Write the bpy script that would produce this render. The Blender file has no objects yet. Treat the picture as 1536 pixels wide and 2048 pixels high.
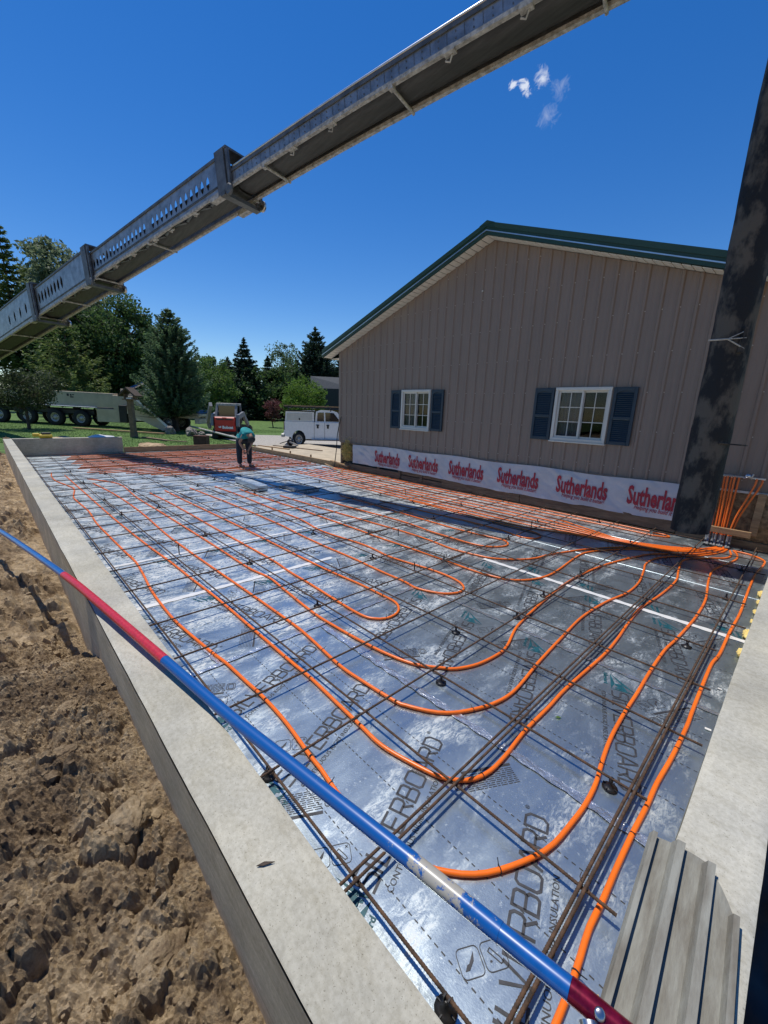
import bpy, bmesh, math, random
import numpy as np
from mathutils import Vector, Matrix, Quaternion
from mathutils.geometry import tessellate_polygon

random.seed(7); RNG = np.random.default_rng(7)
scene = bpy.context.scene
C = scene.collection

# ------------------------------------------------------------------ camera, sky, sun, exposure
CAM_H = 1.74
cam_data = bpy.data.cameras.new('camera')
cam = bpy.data.objects.new('camera', cam_data); C.objects.link(cam)
cam_data.sensor_fit = 'VERTICAL'; cam_data.sensor_height = 36.0
cam_data.lens = 36.0 * 816.08 / 2048.0
cam_data.clip_start = 0.02; cam_data.clip_end = 2000
def camera_axes(pitch, roll, yaw):
    fwd = Vector((math.sin(yaw)*math.cos(pitch), math.cos(yaw)*math.cos(pitch), -math.sin(pitch)))
    right = Vector((math.cos(yaw), -math.sin(yaw), 0)); up = right.cross(fwd)
    return math.cos(roll)*right + math.sin(roll)*up, -math.sin(roll)*right + math.cos(roll)*up, fwd
cr, cu, cf = camera_axes(math.radians(13.989), math.radians(1.9716), math.radians(-45.901))
cam.matrix_world = Matrix(((cr.x, cu.x, -cf.x, 0), (cr.y, cu.y, -cf.y, 0), (cr.z, cu.z, -cf.z, CAM_H), (0, 0, 0, 1)))
scene.camera = cam
scene.render.resolution_x, scene.render.resolution_y = 768, 1024

SUN_EL = 73.4
world = bpy.data.worlds.new('World'); scene.world = world; world.use_nodes = True
wn, wl = world.node_tree.nodes, world.node_tree.links
wn.clear()
w_out = wn.new('ShaderNodeOutputWorld'); w_bg = wn.new('ShaderNodeBackground'); w_sky = wn.new('ShaderNodeTexSky')
w_sky.sky_type = 'NISHITA'; w_sky.sun_disc = False
w_sky.sun_elevation = math.radians(SUN_EL); w_sky.sun_rotation = math.radians(-92)
w_sky.altitude = 200; w_sky.air_density = 1.0; w_sky.dust_density = 0.05; w_sky.ozone_density = 4.0
w_bg.inputs['Strength'].default_value = 0.115
w_hsv = wn.new('ShaderNodeHueSaturation'); w_hsv.inputs['Hue'].default_value = .509; w_hsv.inputs['Saturation'].default_value = 1.34; w_hsv.inputs['Value'].default_value = 1.08
wl.new(w_sky.outputs[0], w_hsv.inputs['Color'])
# a few thin fair-weather clouds, each a puff of noise around a direction of the sky
w_tc = wn.new('ShaderNodeTexCoord')
def wmath(op, a, b=None, c=None):
    n = wn.new('ShaderNodeMath'); n.operation = op; n.use_clamp = False
    for i, v in enumerate((a, b, c)):
        if v is None: continue
        if isinstance(v, (int, float)): n.inputs[i].default_value = v
        else: wl.new(v, n.inputs[i])
    return n.outputs[0]
w_noise = wn.new('ShaderNodeTexNoise'); w_noise.inputs['Scale'].default_value = 46; w_noise.inputs['Detail'].default_value = 7; w_noise.inputs['Roughness'].default_value = .66
w_noise.inputs['Distortion'].default_value = 1.2
wl.new(w_tc.outputs['Generated'], w_noise.inputs['Vector'])
cloud_sum = None
for (dx, dy, dz, rad, gain) in [(-0.463, 0.712, 0.528, 0.0125, 1.1), (-0.450, 0.724, 0.524, 0.020, 1.15), (-0.423, 0.733, 0.533, 0.024, .55),
                                (-0.402, 0.755, 0.519, 0.026, .13), (-0.422, 0.762, 0.492, 0.028, .14)]:
    v = Vector((dx, dy, dz)).normalized()
    vd = wn.new('ShaderNodeVectorMath'); vd.operation = 'DISTANCE'; vd.inputs[1].default_value = v
    wl.new(w_tc.outputs['Generated'], vd.inputs[0])
    fall = wmath('SUBTRACT', 1.0, wmath('DIVIDE', vd.outputs['Value'], rad))
    fall = wmath('MAXIMUM', fall, 0.0)
    puff = wmath('MULTIPLY', wmath('MAXIMUM', wmath('SUBTRACT', wmath('ADD', w_noise.outputs['Fac'], wmath('MULTIPLY', fall, .45)), 0.70), 0.0), 4.2 * gain)
    puff = wmath('MULTIPLY', puff, wmath('MINIMUM', wmath('MULTIPLY', fall, 3.0), 1.0))
    cloud_sum = puff if cloud_sum is None else wmath('MAXIMUM', cloud_sum, puff)
cl = wmath('MINIMUM', cloud_sum, 0.7)
w_mix = wn.new('ShaderNodeMix'); w_mix.data_type = 'RGBA'
wl.new(cl, w_mix.inputs['Factor']); wl.new(w_hsv.outputs['Color'], w_mix.inputs[6]); w_mix.inputs[7].default_value = (8.5, 8.8, 9.2, 1)
wl.new(w_mix.outputs[2], w_bg.inputs['Color']); wl.new(w_bg.outputs[0], w_out.inputs['Surface'])

sun_data = bpy.data.lights.new('sun', 'SUN'); sun_data.energy = 4.3; sun_data.angle = math.radians(0.53); sun_data.color = (1.0, 0.955, 0.88)
sun = bpy.data.objects.new('sun', sun_data); C.objects.link(sun); sun.location = (-10, 0, 40)
sun.rotation_euler = Vector((0.298, 0.050, -1.0)).to_track_quat('-Z', 'Y').to_euler()

scene.view_settings.view_transform = 'Standard'; scene.view_settings.look = 'None'
scene.view_settings.exposure = 0.0; scene.view_settings.gamma = 1.0
scene.view_settings.use_curve_mapping = False
scene.render.engine = 'CYCLES'

# ------------------------------------------------------------------ materials
def new_mat(name):
    m = bpy.data.materials.new(name); m.use_nodes = True
    return m, m.node_tree.nodes, m.node_tree.links, m.node_tree.nodes['Principled BSDF']
MATS = {}
def mat(name, col, rough=.6, metal=0.0, var=.25, scale=6.0, bump=0.0, bscale=40.0, col2=None, mixlo=.35, mixhi=.65, detail=5, stretch=(1,1,1), spec=.5, coords='Object', coat=0.0):
    """Principled surface with noise-driven colour variation and fine relief."""
    if name in MATS: return MATS[name]
    m, n, l, b = new_mat(name)
    tc = n.new('ShaderNodeTexCoord'); mp = n.new('ShaderNodeMapping'); mp.inputs['Scale'].default_value = stretch
    l.new(tc.outputs[coords], mp.inputs['Vector'])
    nz = n.new('ShaderNodeTexNoise'); nz.inputs['Scale'].default_value = scale; nz.inputs['Detail'].default_value = detail; nz.inputs['Roughness'].default_value = .62
    l.new(mp.outputs[0], nz.inputs['Vector'])
    rp = n.new('ShaderNodeValToRGB'); rp.color_ramp.elements[0].position = mixlo; rp.color_ramp.elements[1].position = mixhi
    c = Vector(col); d = Vector(col2) if col2 else c * (1 - var); e = c if col2 else c * (1 + var * .6)
    rp.color_ramp.elements[0].color = (*d, 1); rp.color_ramp.elements[1].color = (*e, 1)
    l.new(nz.outputs['Fac'], rp.inputs['Fac']); l.new(rp.outputs['Color'], b.inputs['Base Color'])
    b.inputs['Roughness'].default_value = rough; b.inputs['Metallic'].default_value = metal
    b.inputs['Specular IOR Level'].default_value = spec; b.inputs['Coat Weight'].default_value = coat
    if bump > 0:
        bz = n.new('ShaderNodeTexNoise'); bz.inputs['Scale'].default_value = bscale; bz.inputs['Detail'].default_value = 6; bz.inputs['Roughness'].default_value = .6
        l.new(mp.outputs[0], bz.inputs['Vector'])
        bp = n.new('ShaderNodeBump'); bp.inputs['Strength'].default_value = bump; bp.inputs['Distance'].default_value = .01
        l.new(bz.outputs['Fac'], bp.inputs['Height']); l.new(bp.outputs[0], b.inputs['Normal'])
    MATS[name] = m; return m

def foil_material():
    m, n, l, b = new_mat('silver foil facing')
    tc = n.new('ShaderNodeTexCoord')
    def noise(scale, detail, rough, stretch=(1,1,1), off=(0,0,0), dist=0):
        mp = n.new('ShaderNodeMapping'); mp.inputs['Scale'].default_value = stretch; mp.inputs['Location'].default_value = off
        l.new(geo.outputs['Position'], mp.inputs['Vector'])
        z = n.new('ShaderNodeTexNoise'); z.inputs['Scale'].default_value = scale; z.inputs['Detail'].default_value = detail; z.inputs['Roughness'].default_value = rough
        z.inputs['Distortion'].default_value = dist
        l.new(mp.outputs[0], z.inputs['Vector']); return z.outputs['Fac']
    def ramp(f, lo, hi):
        r = n.new('ShaderNodeMapRange'); r.inputs['From Min'].default_value = lo; r.inputs['From Max'].default_value = hi
        l.new(f, r.inputs['Value']); return r.outputs['Result']
    def mth(op, a, b_):
        k = n.new('ShaderNodeMath'); k.operation = op; k.use_clamp = True
        for i, v in enumerate((a, b_)):
            if isinstance(v, (int, float)): k.inputs[i].default_value = v
            else: l.new(v, k.inputs[i])
        return k.outputs[0]
    geo = n.new('ShaderNodeNewGeometry')
    # dried mud and scuffed dust: broad patches broken up by streaky fine noise
    sx = n.new('ShaderNodeSeparateXYZ'); l.new(geo.outputs['Position'], sx.inputs[0])
    walked = ramp(sx.outputs[0], -1.2, -4.5)       # the far boards have been walked on far more than the front ones
    wk_ = n.new('ShaderNodeMath'); wk_.operation = 'MULTIPLY_ADD'; wk_.inputs[1].default_value = .165; l.new(walked, wk_.inputs[0]); l.new(noise(2.6, 5, .65, (1.5, .8, 1), dist=.5), wk_.inputs[2])
    patch = ramp(wk_.outputs[0], .50, .74)
    fine = ramp(noise(17, 10, .78, (2.4, .9, 1), dist=1.4), .44, .62)
    dust = mth('MULTIPLY', patch, fine)
    speck = ramp(noise(38, 4, .7), .60, .70)
    dust = mth('MAXIMUM', dust, mth('MULTIPLY', speck, .22))
    film = ramp(noise(4, 5, .6, (1.8, .7, 1)), .25, .85)
    b.inputs['Metallic'].default_value = 1.0
    mixc = n.new('ShaderNodeMix'); mixc.data_type = 'RGBA'; l.new(dust, mixc.inputs['Factor'])
    mixc.inputs[6].default_value = (.455, .535, .575, 1); mixc.inputs[7].default_value = (.60, .585, .55, 1)
    l.new(mixc.outputs[2], b.inputs['Base Color'])
    met = n.new('ShaderNodeMapRange'); met.inputs['To Min'].default_value = .90; met.inputs['To Max'].default_value = .10; l.new(dust, met.inputs['Value'])
    l.new(met.outputs[0], b.inputs['Metallic'])
    r0 = n.new('ShaderNodeMapRange'); r0.inputs['To Min'].default_value = .24; r0.inputs['To Max'].default_value = .42; l.new(film, r0.inputs['Value'])
    l.new(mth('ADD', r0.outputs[0], mth('MULTIPLY', dust, .5)), b.inputs['Roughness'])
    bp = n.new('ShaderNodeBump'); bp.inputs['Strength'].default_value = .34; bp.inputs['Distance'].default_value = .0012
    l.new(noise(120, 6, .7), bp.inputs['Height'])
    bp2 = n.new('ShaderNodeBump'); bp2.inputs['Strength'].default_value = .10; bp2.inputs['Distance'].default_value = .02
    l.new(noise(3.2, 3, .5), bp2.inputs['Height']); l.new(bp.outputs[0], bp2.inputs['Normal']); l.new(bp2.outputs[0], b.inputs['Normal'])
    return m

def soil_material():
    m, n, l, b = new_mat('turned brown soil')
    geo = n.new('ShaderNodeNewGeometry')
    def nz(scale, detail=6, r=.65):
        z = n.new('ShaderNodeTexNoise'); z.inputs['Scale'].default_value = scale; z.inputs['Detail'].default_value = detail; z.inputs['Roughness'].default_value = r
        l.new(geo.outputs['Position'], z.inputs['Vector']); return z.outputs['Fac']
    rp = n.new('ShaderNodeValToRGB'); e = rp.color_ramp.elements
    e[0].position = .35; e[0].color = (.095, .062, .036, 1); e[1].position = .62; e[1].color = (.64, .49, .31, 1)
    k = e.new(.46); k.color = (.30, .212, .125, 1); k2 = e.new(.54); k2.color = (.47, .35, .21, 1)
    mx = n.new('ShaderNodeMath'); mx.operation = 'MULTIPLY_ADD'; mx.inputs[1].default_value = .5
    l.new(nz(2.6, 5), mx.inputs[0])
    m2 = n.new('ShaderNodeMath'); m2.operation = 'MULTIPLY'; m2.inputs[1].default_value = .5; l.new(nz(23, 10, .8), m2.inputs[0])
    l.new(m2.outputs[0], mx.inputs[2]); l.new(mx.outputs[0], rp.inputs['Fac'])
    l.new(rp.outputs[0], b.inputs['Base Color']); b.inputs['Roughness'].default_value = .93; b.inputs['Specular IOR Level'].default_value = .2
    bp = n.new('ShaderNodeBump'); bp.inputs['Strength'].default_value = 1.0; bp.inputs['Distance'].default_value = .022
    l.new(nz(45, 9, .75), bp.inputs['Height'])
    b2 = n.new('ShaderNodeBump'); b2.inputs['Strength'].default_value = .8; b2.inputs['Distance'].default_value = .008; l.new(nz(170, 5, .8), b2.inputs['Height']); l.new(bp.outputs[0], b2.inputs['Normal']); l.new(b2.outputs[0], b.inputs['Normal'])
    return m

def concrete_material(name, col, streak=False):
    m, n, l, b = new_mat(name)
    geo = n.new('ShaderNodeNewGeometry')
    def nz(scale, detail=6, r=.65, stretch=(1,1,1)):
        mp = n.new('ShaderNodeMapping'); mp.inputs['Scale'].default_value = stretch; l.new(geo.outputs['Position'], mp.inputs['Vector'])
        z = n.new('ShaderNodeTexNoise'); z.inputs['Scale'].default_value = scale; z.inputs['Detail'].default_value = detail; z.inputs['Roughness'].default_value = r
        l.new(mp.outputs[0], z.inputs['Vector']); return z.outputs['Fac']
    def ramp(f, a, ca, z, cz):
        r = n.new('ShaderNodeValToRGB'); r.color_ramp.elements[0].position = a; r.color_ramp.elements[0].color = (*ca, 1)
        r.color_ramp.elements[1].position = z; r.color_ramp.elements[1].color = (*cz, 1); l.new(f, r.inputs[0]); return r.outputs[0]
    c = Vector(col)
    big = ramp(nz(2.2, 5), .32, tuple(c * .78), .68, tuple(Vector((c.x*1.10, c.y*1.08, c.z*1.03))))
    fine = ramp(nz(70, 5, .7), .33, (.50, .48, .43), .62, (1, 1, 1))
    pits = ramp(nz(240, 2, .5), .26, (.45, .43, .40), .36, (1, 1, 1))
    def mul(a, b_, f):
        k = n.new('ShaderNodeMix'); k.data_type = 'RGBA'; k.blend_type = 'MULTIPLY'; k.inputs['Factor'].default_value = f
        l.new(a, k.inputs[6]); l.new(b_, k.inputs[7]); return k.outputs[2]
    stain = ramp(nz(.9, 7, .7), .42, (.80, .77, .69), .60, (1, 1, 1)); scuff = ramp(nz(9, 8, .75, (1, 2.5, 1)), .36, (.70, .67, .60), .50, (1, 1, 1))
    col_ = mul(mul(mul(mul(big, fine, .42), pits, .85), stain, .5), scuff, .38)
    if streak:
        st = ramp(nz(5, 7, .7, (1, 1, 14)), .35, (.52, .48, .42), .66, (1, 1, 1)); col_ = mul(col_, st, .5)
    l.new(col_, b.inputs['Base Color']); b.inputs['Roughness'].default_value = .88; b.inputs['Specular IOR Level'].default_value = .25
    bp = n.new('ShaderNodeBump'); bp.inputs['Strength'].default_value = .45; bp.inputs['Distance'].default_value = .004
    l.new(nz(60, 7, .7, (1, 1, 6) if streak else (1, 1, 1)), bp.inputs['Height']); l.new(bp.outputs[0], b.inputs['Normal'])
    return m

FOIL = foil_material(); SOIL = soil_material()
CONC = concrete_material('cast concrete', (.50, .485, .42)); CONC_SIDE = concrete_material('form-marked concrete', (.74, .61, .43), True)
def M(k): return MATS[k]
mat('orange pipe', (.86, .165, .012), rough=.32, var=.12, scale=3, spec=.5)
mat('rusty rebar', (.115, .062, .034), rough=.85, var=.5, scale=30, bump=.5, bscale=200, col2=(.032, .022, .016))
mat('black plastic', (.012, .012, .013), rough=.42, var=.2)
mat('black print', (.035, .036, .042), rough=.55, var=.5, scale=25)
mat('teal print', (.010, .085, .11), rough=.45, var=.35, scale=25)
mat('white tape', (.66, .66, .64), rough=.35, var=.08, scale=8)
mat('foil tape', (.82, .84, .83), rough=.27, metal=.92, var=.1, scale=14, bump=.7, bscale=26)
mat('yellow foam', (.78, .60, .20), rough=.9, var=.3, scale=40, bump=.8, bscale=60)
mat('blue pole paint', (.003, .082, .30), rough=.30, var=.2, scale=18, spec=.6, coat=.3)
mat('red pole paint', (.50, .018, .03), rough=.36, var=.2, scale=60, spec=.6)
mat('crimson pole', (.20, .006, .03), rough=.25, metal=.55, var=.4, scale=60)
mat('dried cement', (.40, .38, .33), rough=.9, var=.4, scale=60, bump=.5)
mat('steel', (.55, .55, .56), rough=.3, metal=1.0, var=.15)
mat('float metal', (.265, .262, .222), rough=.75, metal=.1, var=.5, scale=9, bump=.3, bscale=60, col2=(.15, .135, .105), stretch=(3, .6, 1))
mat('raw lumber', (.40, .25, .12), rough=.8, var=.35, scale=4, bump=.4, bscale=18, stretch=(1, 8, 8), col2=(.24, .145, .07))
mat('treated lumber', (.20, .13, .075), rough=.85, var=.35, scale=4, bump=.4, bscale=18, stretch=(1, 8, 8), col2=(.10, .062, .036))
mat('osb', (.30, .19, .09), rough=.85, var=.5, scale=22, bump=.4, bscale=30, col2=(.11, .065, .03))
mat('taupe siding', (.232, .172, .130), rough=.5, var=.07, scale=2.2, stretch=(1, 1, .3))
mat('green trim', (.010, .040, .020), rough=.38, var=.12, scale=3)
mat('cream soffit', (.62, .58, .49), rough=.55, var=.08)
mat('white vinyl', (.56, .54, .47), rough=.35, var=.05)
mat('navy shutter', (.012, .030, .046), rough=.5, var=.12, scale=12)
mat('house wrap', (.46, .445, .455), rough=.42, var=.10, scale=2.5)
mat('red ink', (.33, .010, .028), rough=.5, var=.15, scale=10)
mat('rubber hose', (.085, .070, .052), rough=.78, var=.6, scale=4.2, bump=1.0, bscale=26, col2=(.0045, .0045, .005), mixlo=.47, mixhi=.58, detail=12, stretch=(1, 1, .55))
mat('conveyor belt', (.050, .049, .044), rough=.65, var=.35, scale=6, stretch=(.25, 3, 3))
mat('boom panel', (.27, .28, .295), rough=.42, metal=.6, var=.35, scale=5, bump=.2, bscale=30)
mat('boom frame', (.12, .125, .13), rough=.55, metal=.3, var=.4, scale=6)
mat('dusty flange', (.52, .50, .46), rough=.75, var=.5, scale=14, bump=.4, bscale=40, col2=(.22, .21, .19))
mat('cream truck paint', (.54, .45, .32), rough=.4, var=.15, scale=1.5)
mat('white paint', (.80, .80, .78), rough=.28, var=.06, coat=.3)
mat('dark frame', (.02, .02, .021), rough=.6, var=.3)
mat('tyre', (.018, .018, .018), rough=.85, var=.3, scale=20, bump=.4)
mat('bobcat red', (.52, .022, .012), rough=.38, var=.12)
mat('chrome rim', (.42, .41, .39), rough=.45, metal=.5, var=.2)
mat('curtain', (.09, .09, .10), rough=.9, var=.1)
mat('dark glass', (.010, .012, .013), rough=.06, var=.1, spec=.8)
mat('shingle', (.095, .098, .10), rough=.85, var=.4, scale=25, bump=.5)
mat('brick wall', (.26, .15, .10), rough=.85, var=.3)
mat('bark', (.085, .06, .042), rough=.9, var=.4, scale=14, bump=.7)
mat('teal shirt', (.012, .26, .27), rough=.85, var=.25, scale=14)
mat('dark jeans', (.022, .026, .034), rough=.9, var=.35, scale=20)
mat('skin', (.36, .19, .12), rough=.6, var=.12)
mat('dark cap', (.03, .028, .027), rough=.85, var=.2)
mat('boot leather', (.05, .03, .02), rough=.8, var=.3)
mat('yellow tool', (.62, .42, .02), rough=.45, var=.15)
mat('rust brown', (.11, .045, .028), rough=.8, var=.35)
mat('grey stone', (.22, .20, .175), rough=.9, var=.4, scale=9, bump=.7)
mat('weathered wood', (.20, .13, .08), rough=.85, var=.35, scale=6, bump=.5)
mat('pvc grey', (.20, .205, .21), rough=.45, var=.1)
mat('insulation wool', (.66, .50, .16), rough=1.0, var=.4, scale=30, bump=1, bscale=50)
mat('apron concrete', (.46, .38, .26), rough=.9, var=.18, scale=3)
mat('gravel', (.40, .37, .32), rough=.95, var=.5, scale=34, bump=1, bscale=60, coords='Object')
mat('lawn', (.085, .155, .028), rough=.95, var=.45, scale=3.5, bump=1, bscale=40, detail=9)
mat('turf blade', (.10, .20, .032), rough=.8, var=.35, scale=2)
mat('mulch', (.13, .095, .06), rough=.95, var=.4, scale=20, bump=1)
def leaf_mat(name, col, var=.4, trans=.38):
    m = mat(name, col, rough=.6, var=var, scale=1.6, spec=.3)
    n, l = m.node_tree.nodes, m.node_tree.links; b = n['Principled BSDF']     # leaves let some light through
    tr = n.new('ShaderNodeBsdfTranslucent'); mx = n.new('ShaderNodeMixShader'); mx.inputs[0].default_value = trans
    hs_ = n.new('ShaderNodeHueSaturation'); hs_.inputs['Value'].default_value = 1.5; hs_.inputs['Hue'].default_value = .485
    src = b.inputs['Base Color'].links[0].from_socket; l.new(src, hs_.inputs['Color']); l.new(hs_.outputs[0], tr.inputs['Color'])
    l.new(b.outputs[0], mx.inputs[1]); l.new(tr.outputs[0], mx.inputs[2]); l.new(mx.outputs[0], n['Material Output'].inputs['Surface'])
    return m
leaf_mat('maple leaf', (.058, .112, .034)); leaf_mat('silver leaf', (.16, .21, .12)); leaf_mat('pine needle', (.12, .17, .05))
leaf_mat('spruce needle', (.105, .175, .085)); leaf_mat('dark spruce needle', (.034, .064, .040)); leaf_mat('light leaf', (.085, .155, .035))
leaf_mat('bush leaf', (.10, .19, .028)); leaf_mat('red leaf', (.14, .055, .05)); leaf_mat('crab leaf', (.055, .080, .035)); leaf_mat('pale leaf', (.10, .16, .07))
# glass of the windows: dark room behind a reflecting pane
def glass_material():
    m, n, l, b = new_mat('window glass'); b.inputs['Base Color'].default_value = (.9, .92, .92, 1); b.inputs['Roughness'].default_value = .03
    b.inputs['Transmission Weight'].default_value = 1.0; b.inputs['IOR'].default_value = 1.28; MATS['window glass'] = m
glass_material()

# ------------------------------------------------------------------ geometry helpers
def V3(*a): return np.array(a, float)
class MB:
    """collects primitives and links them as ONE mesh object"""
    def __init__(s): s.v = []; s.f = []; s.sm = []
    def add(s, vs, fs, smooth=False):
        o = len(s.v); s.v.extend([tuple(map(float, p)) for p in vs]); s.f.extend([tuple(i + o for i in f) for f in fs]); s.sm.extend([smooth] * len(fs)); return s
    def box(s, c, d, rz=0, bev=0.0):
        x, y, z = [q / 2 for q in d]
        if bev <= 0:
            vs = [(sx*x, sy*y, sz*z) for sz in (-1, 1) for sy in (-1, 1) for sx in (-1, 1)]
            fs = [(0,2,3,1),(4,5,7,6),(0,1,5,4),(2,6,7,3),(0,4,6,2),(1,3,7,5)]
        else:
            b = min(bev, x*.9, y*.9, z*.9); vs = []; idx = {}
            for sz in (-1, 1):
                for sy in (-1, 1):
                    for sx in (-1, 1):
                        for a in range(3):
                            p = [sx*(x-b), sy*(y-b), sz*(z-b)]; p[a] = (sx*x, sy*y, sz*z)[a]; idx[(sx, sy, sz, a)] = len(vs); vs.append(tuple(p))
            fs = []
            for a in range(3):
                o1, o2 = [(1,2),(0,2),(0,1)][a]
                for sg in (-1, 1):
                    q = []
                    for s1, s2 in ((-1,-1),(1,-1),(1,1),(-1,1)):
                        k = [0,0,0]; k[a] = sg; k[o1] = s1; k[o2] = s2; q.append(idx[(*k, a)])
                    fs.append(tuple(q))
            for a in range(3):
                o1, o2 = [(1,2),(0,2),(0,1)][a]
                for s1 in (-1, 1):
                    for s2 in (-1, 1):
                        q = []
                        for sg, ax in ((-1, o1), (1, o1), (1, o2), (-1, o2)):
                            k = [0,0,0]; k[a] = sg; k[o1] = s1; k[o2] = s2; q.append(idx[(*k, ax)])
                        fs.append(tuple(q))
            for sx in (-1, 1):
                for sy in (-1, 1):
                    for sz in (-1, 1): fs.append(tuple(idx[(sx, sy, sz, a)] for a in range(3)))
        cz, sn = math.cos(rz), math.sin(rz)
        vs = [(c[0] + p[0]*cz - p[1]*sn, c[1] + p[0]*sn + p[1]*cz, c[2] + p[2]) for p in vs]
        return s.add(vs, fs)
    def bar(s, a, b, w, h, up=(0, 0, 1)):
        """rectangular bar from a to b, w across, h along up"""
        a, b = V3(*a), V3(*b); d = b - a; d /= np.linalg.norm(d); u = V3(*up); u = u - d*(u@d); u /= np.linalg.norm(u); r = np.cross(d, u)
        vs = [e + sx*r*w/2 + sz*u*h/2 for e in (a, b) for sz in (-1, 1) for sx in (-1, 1)]
        return s.add(vs, [(0,1,3,2),(4,6,7,5),(0,4,5,1),(2,3,7,6),(0,2,6,4),(1,5,7,3)])
    def tube(s, pts, r, n=8, cap=True, smooth=True, rad=None):
        P = np.array(pts, float); k = len(P); T = np.gradient(P, axis=0); T /= np.linalg.norm(T, axis=1)[:, None] + 1e-12
        u = np.cross(T[0], (0, 0, 1.)); 
        if np.linalg.norm(u) < 1e-3: u = np.cross(T[0], (1., 0, 0))
        u /= np.linalg.norm(u); vs = []
        for i in range(k):
            u = u - T[i]*(u@T[i]); u /= np.linalg.norm(u); w = np.cross(T[i], u); ri = rad[i] if rad is not None else r
            for j in range(n):
                a = 2*math.pi*j/n; vs.append(P[i] + ri*(math.cos(a)*u + math.sin(a)*w))
        fs = [(i*n + j, i*n + (j+1) % n, (i+1)*n + (j+1) % n, (i+1)*n + j) for i in range(k-1) for j in range(n)]
        s.add(vs, fs, smooth)
        if cap: s.add(vs[:n], [tuple(range(n))[::-1]]); s.add(vs[-n:], [tuple(range(n))])
        return s
    def lathe(s, prof, c=(0,0,0), n=16, axis='z', smooth=True, cap=True):
        vs = []
        for (r, h) in prof:
            for j in range(n):
                a = 2*math.pi*j/n; p = (r*math.cos(a), r*math.sin(a), h)
                if axis == 'x': p = (p[2], p[0], p[1])
                if axis == 'y': p = (p[0], p[2], p[1])
                vs.append((c[0]+p[0], c[1]+p[1], c[2]+p[2]))
        k = len(prof)
        fs = [(i*n + j, i*n + (j+1) % n, (i+1)*n + (j+1) % n, (i+1)*n + j) for i in range(k-1) for j in range(n)]
        s.add(vs, fs, smooth)
        if cap: s.add(vs[:n], [tuple(range(n))[::-1]]); s.add(vs[-n:], [tuple(range(n))])
        return s
    def prism(s, poly, y0, y1, axis='y'):
        """2D outline (a, b) extruded; axis y: (a, y, b), axis x: (x, a, b), axis z: (a, b, z)"""
        def P(p, t): return {'y': (p[0], t, p[1]), 'x': (t, p[0], p[1]), 'z': (p[0], p[1], t)}[axis]
        n = len(poly); vs = [P(p, y0) for p in poly] + [P(p, y1) for p in poly]
        tri = tessellate_polygon([[Vector((p[0], p[1], 0)) for p in poly]])
        fs = [tuple(t) for t in tri] + [tuple(i + n for i in t[::-1]) for t in tri] + [(i, (i+1) % n, n + (i+1) % n, n + i) for i in range(n)]
        return s.add(vs, fs)
    def poly(s, pts): return s.add(pts, [tuple(range(len(pts)))])
    def mesh(s, name, m):
        me = bpy.data.meshes.new(name); me.from_pydata(s.v, [], s.f); me.polygons.foreach_set('use_smooth', s.sm)
        if m is not None: me.materials.append(m if not isinstance(m, str) else MATS[m])
        me.update(); return me
    def build(s, name, m, parent=None, world=False, fix=True):
        me = s.mesh(name, m)
        if fix:
            bm = bmesh.new(); bm.from_mesh(me); bmesh.ops.recalc_face_normals(bm, faces=bm.faces); bm.to_mesh(me); bm.free()
        o = bpy.data.objects.new(name, me); C.objects.link(o)
        if parent is not None:
            o.parent = parent
            if world: o.matrix_parent_inverse = parent_matrix(parent).inverted()
        return o
def parent_matrix(o):
    m = Matrix.LocRotScale(o.location, o.rotation_euler, o.scale)
    return (parent_matrix(o.parent) @ o.matrix_parent_inverse @ m) if o.parent else m
def tag(o, label=None, cat=None, group=None, kind=None):
    if label: o['label'] = label
    if cat: o['category'] = cat
    if group: o['group'] = group
    if kind: o['kind'] = kind
    return o
def thing(name, label, cat, loc=(0,0,0), rz=0, group=None):
    o = bpy.data.objects.new(name, None); C.objects.link(o); o.location = loc; o.rotation_euler = (0, 0, rz); o.empty_display_size = .1
    return tag(o, label, cat, group)
def struct(o): return tag(o, kind='structure')
def copy_obj(o, parent=None, loc=None, rz=None):
    c = o.copy(); C.objects.link(c); c.parent = parent
    if loc is not None: c.location = loc
    if rz is not None: c.rotation_euler = (0, 0, rz)
    return c
def inst(name, me, parent=None, loc=(0,0,0), rot=(0,0,0), scale=(1,1,1)):
    o = bpy.data.objects.new(name, me); C.objects.link(o); o.parent = parent; o.location = loc; o.rotation_euler = rot; o.scale = scale; return o
def spline(pts, step=.04):
    """Catmull-Rom through pts, resampled"""
    P = np.array(pts, float); P = np.vstack([2*P[0]-P[1], P, 2*P[-1]-P[-2]]); out = []
    for i in range(1, len(P)-2):
        p0, p1, p2, p3 = P[i-1:i+3]; n = max(2, int(np.linalg.norm(p2-p1)/step))
        for t in np.linspace(0, 1, n, endpoint=False):
            out.append(.5*((2*p1) + (-p0+p2)*t + (2*p0-5*p1+4*p2-p3)*t*t + (-p0+3*p1-3*p2+p3)*t**3))
    out.append(P[-2]); return np.array(out)
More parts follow.
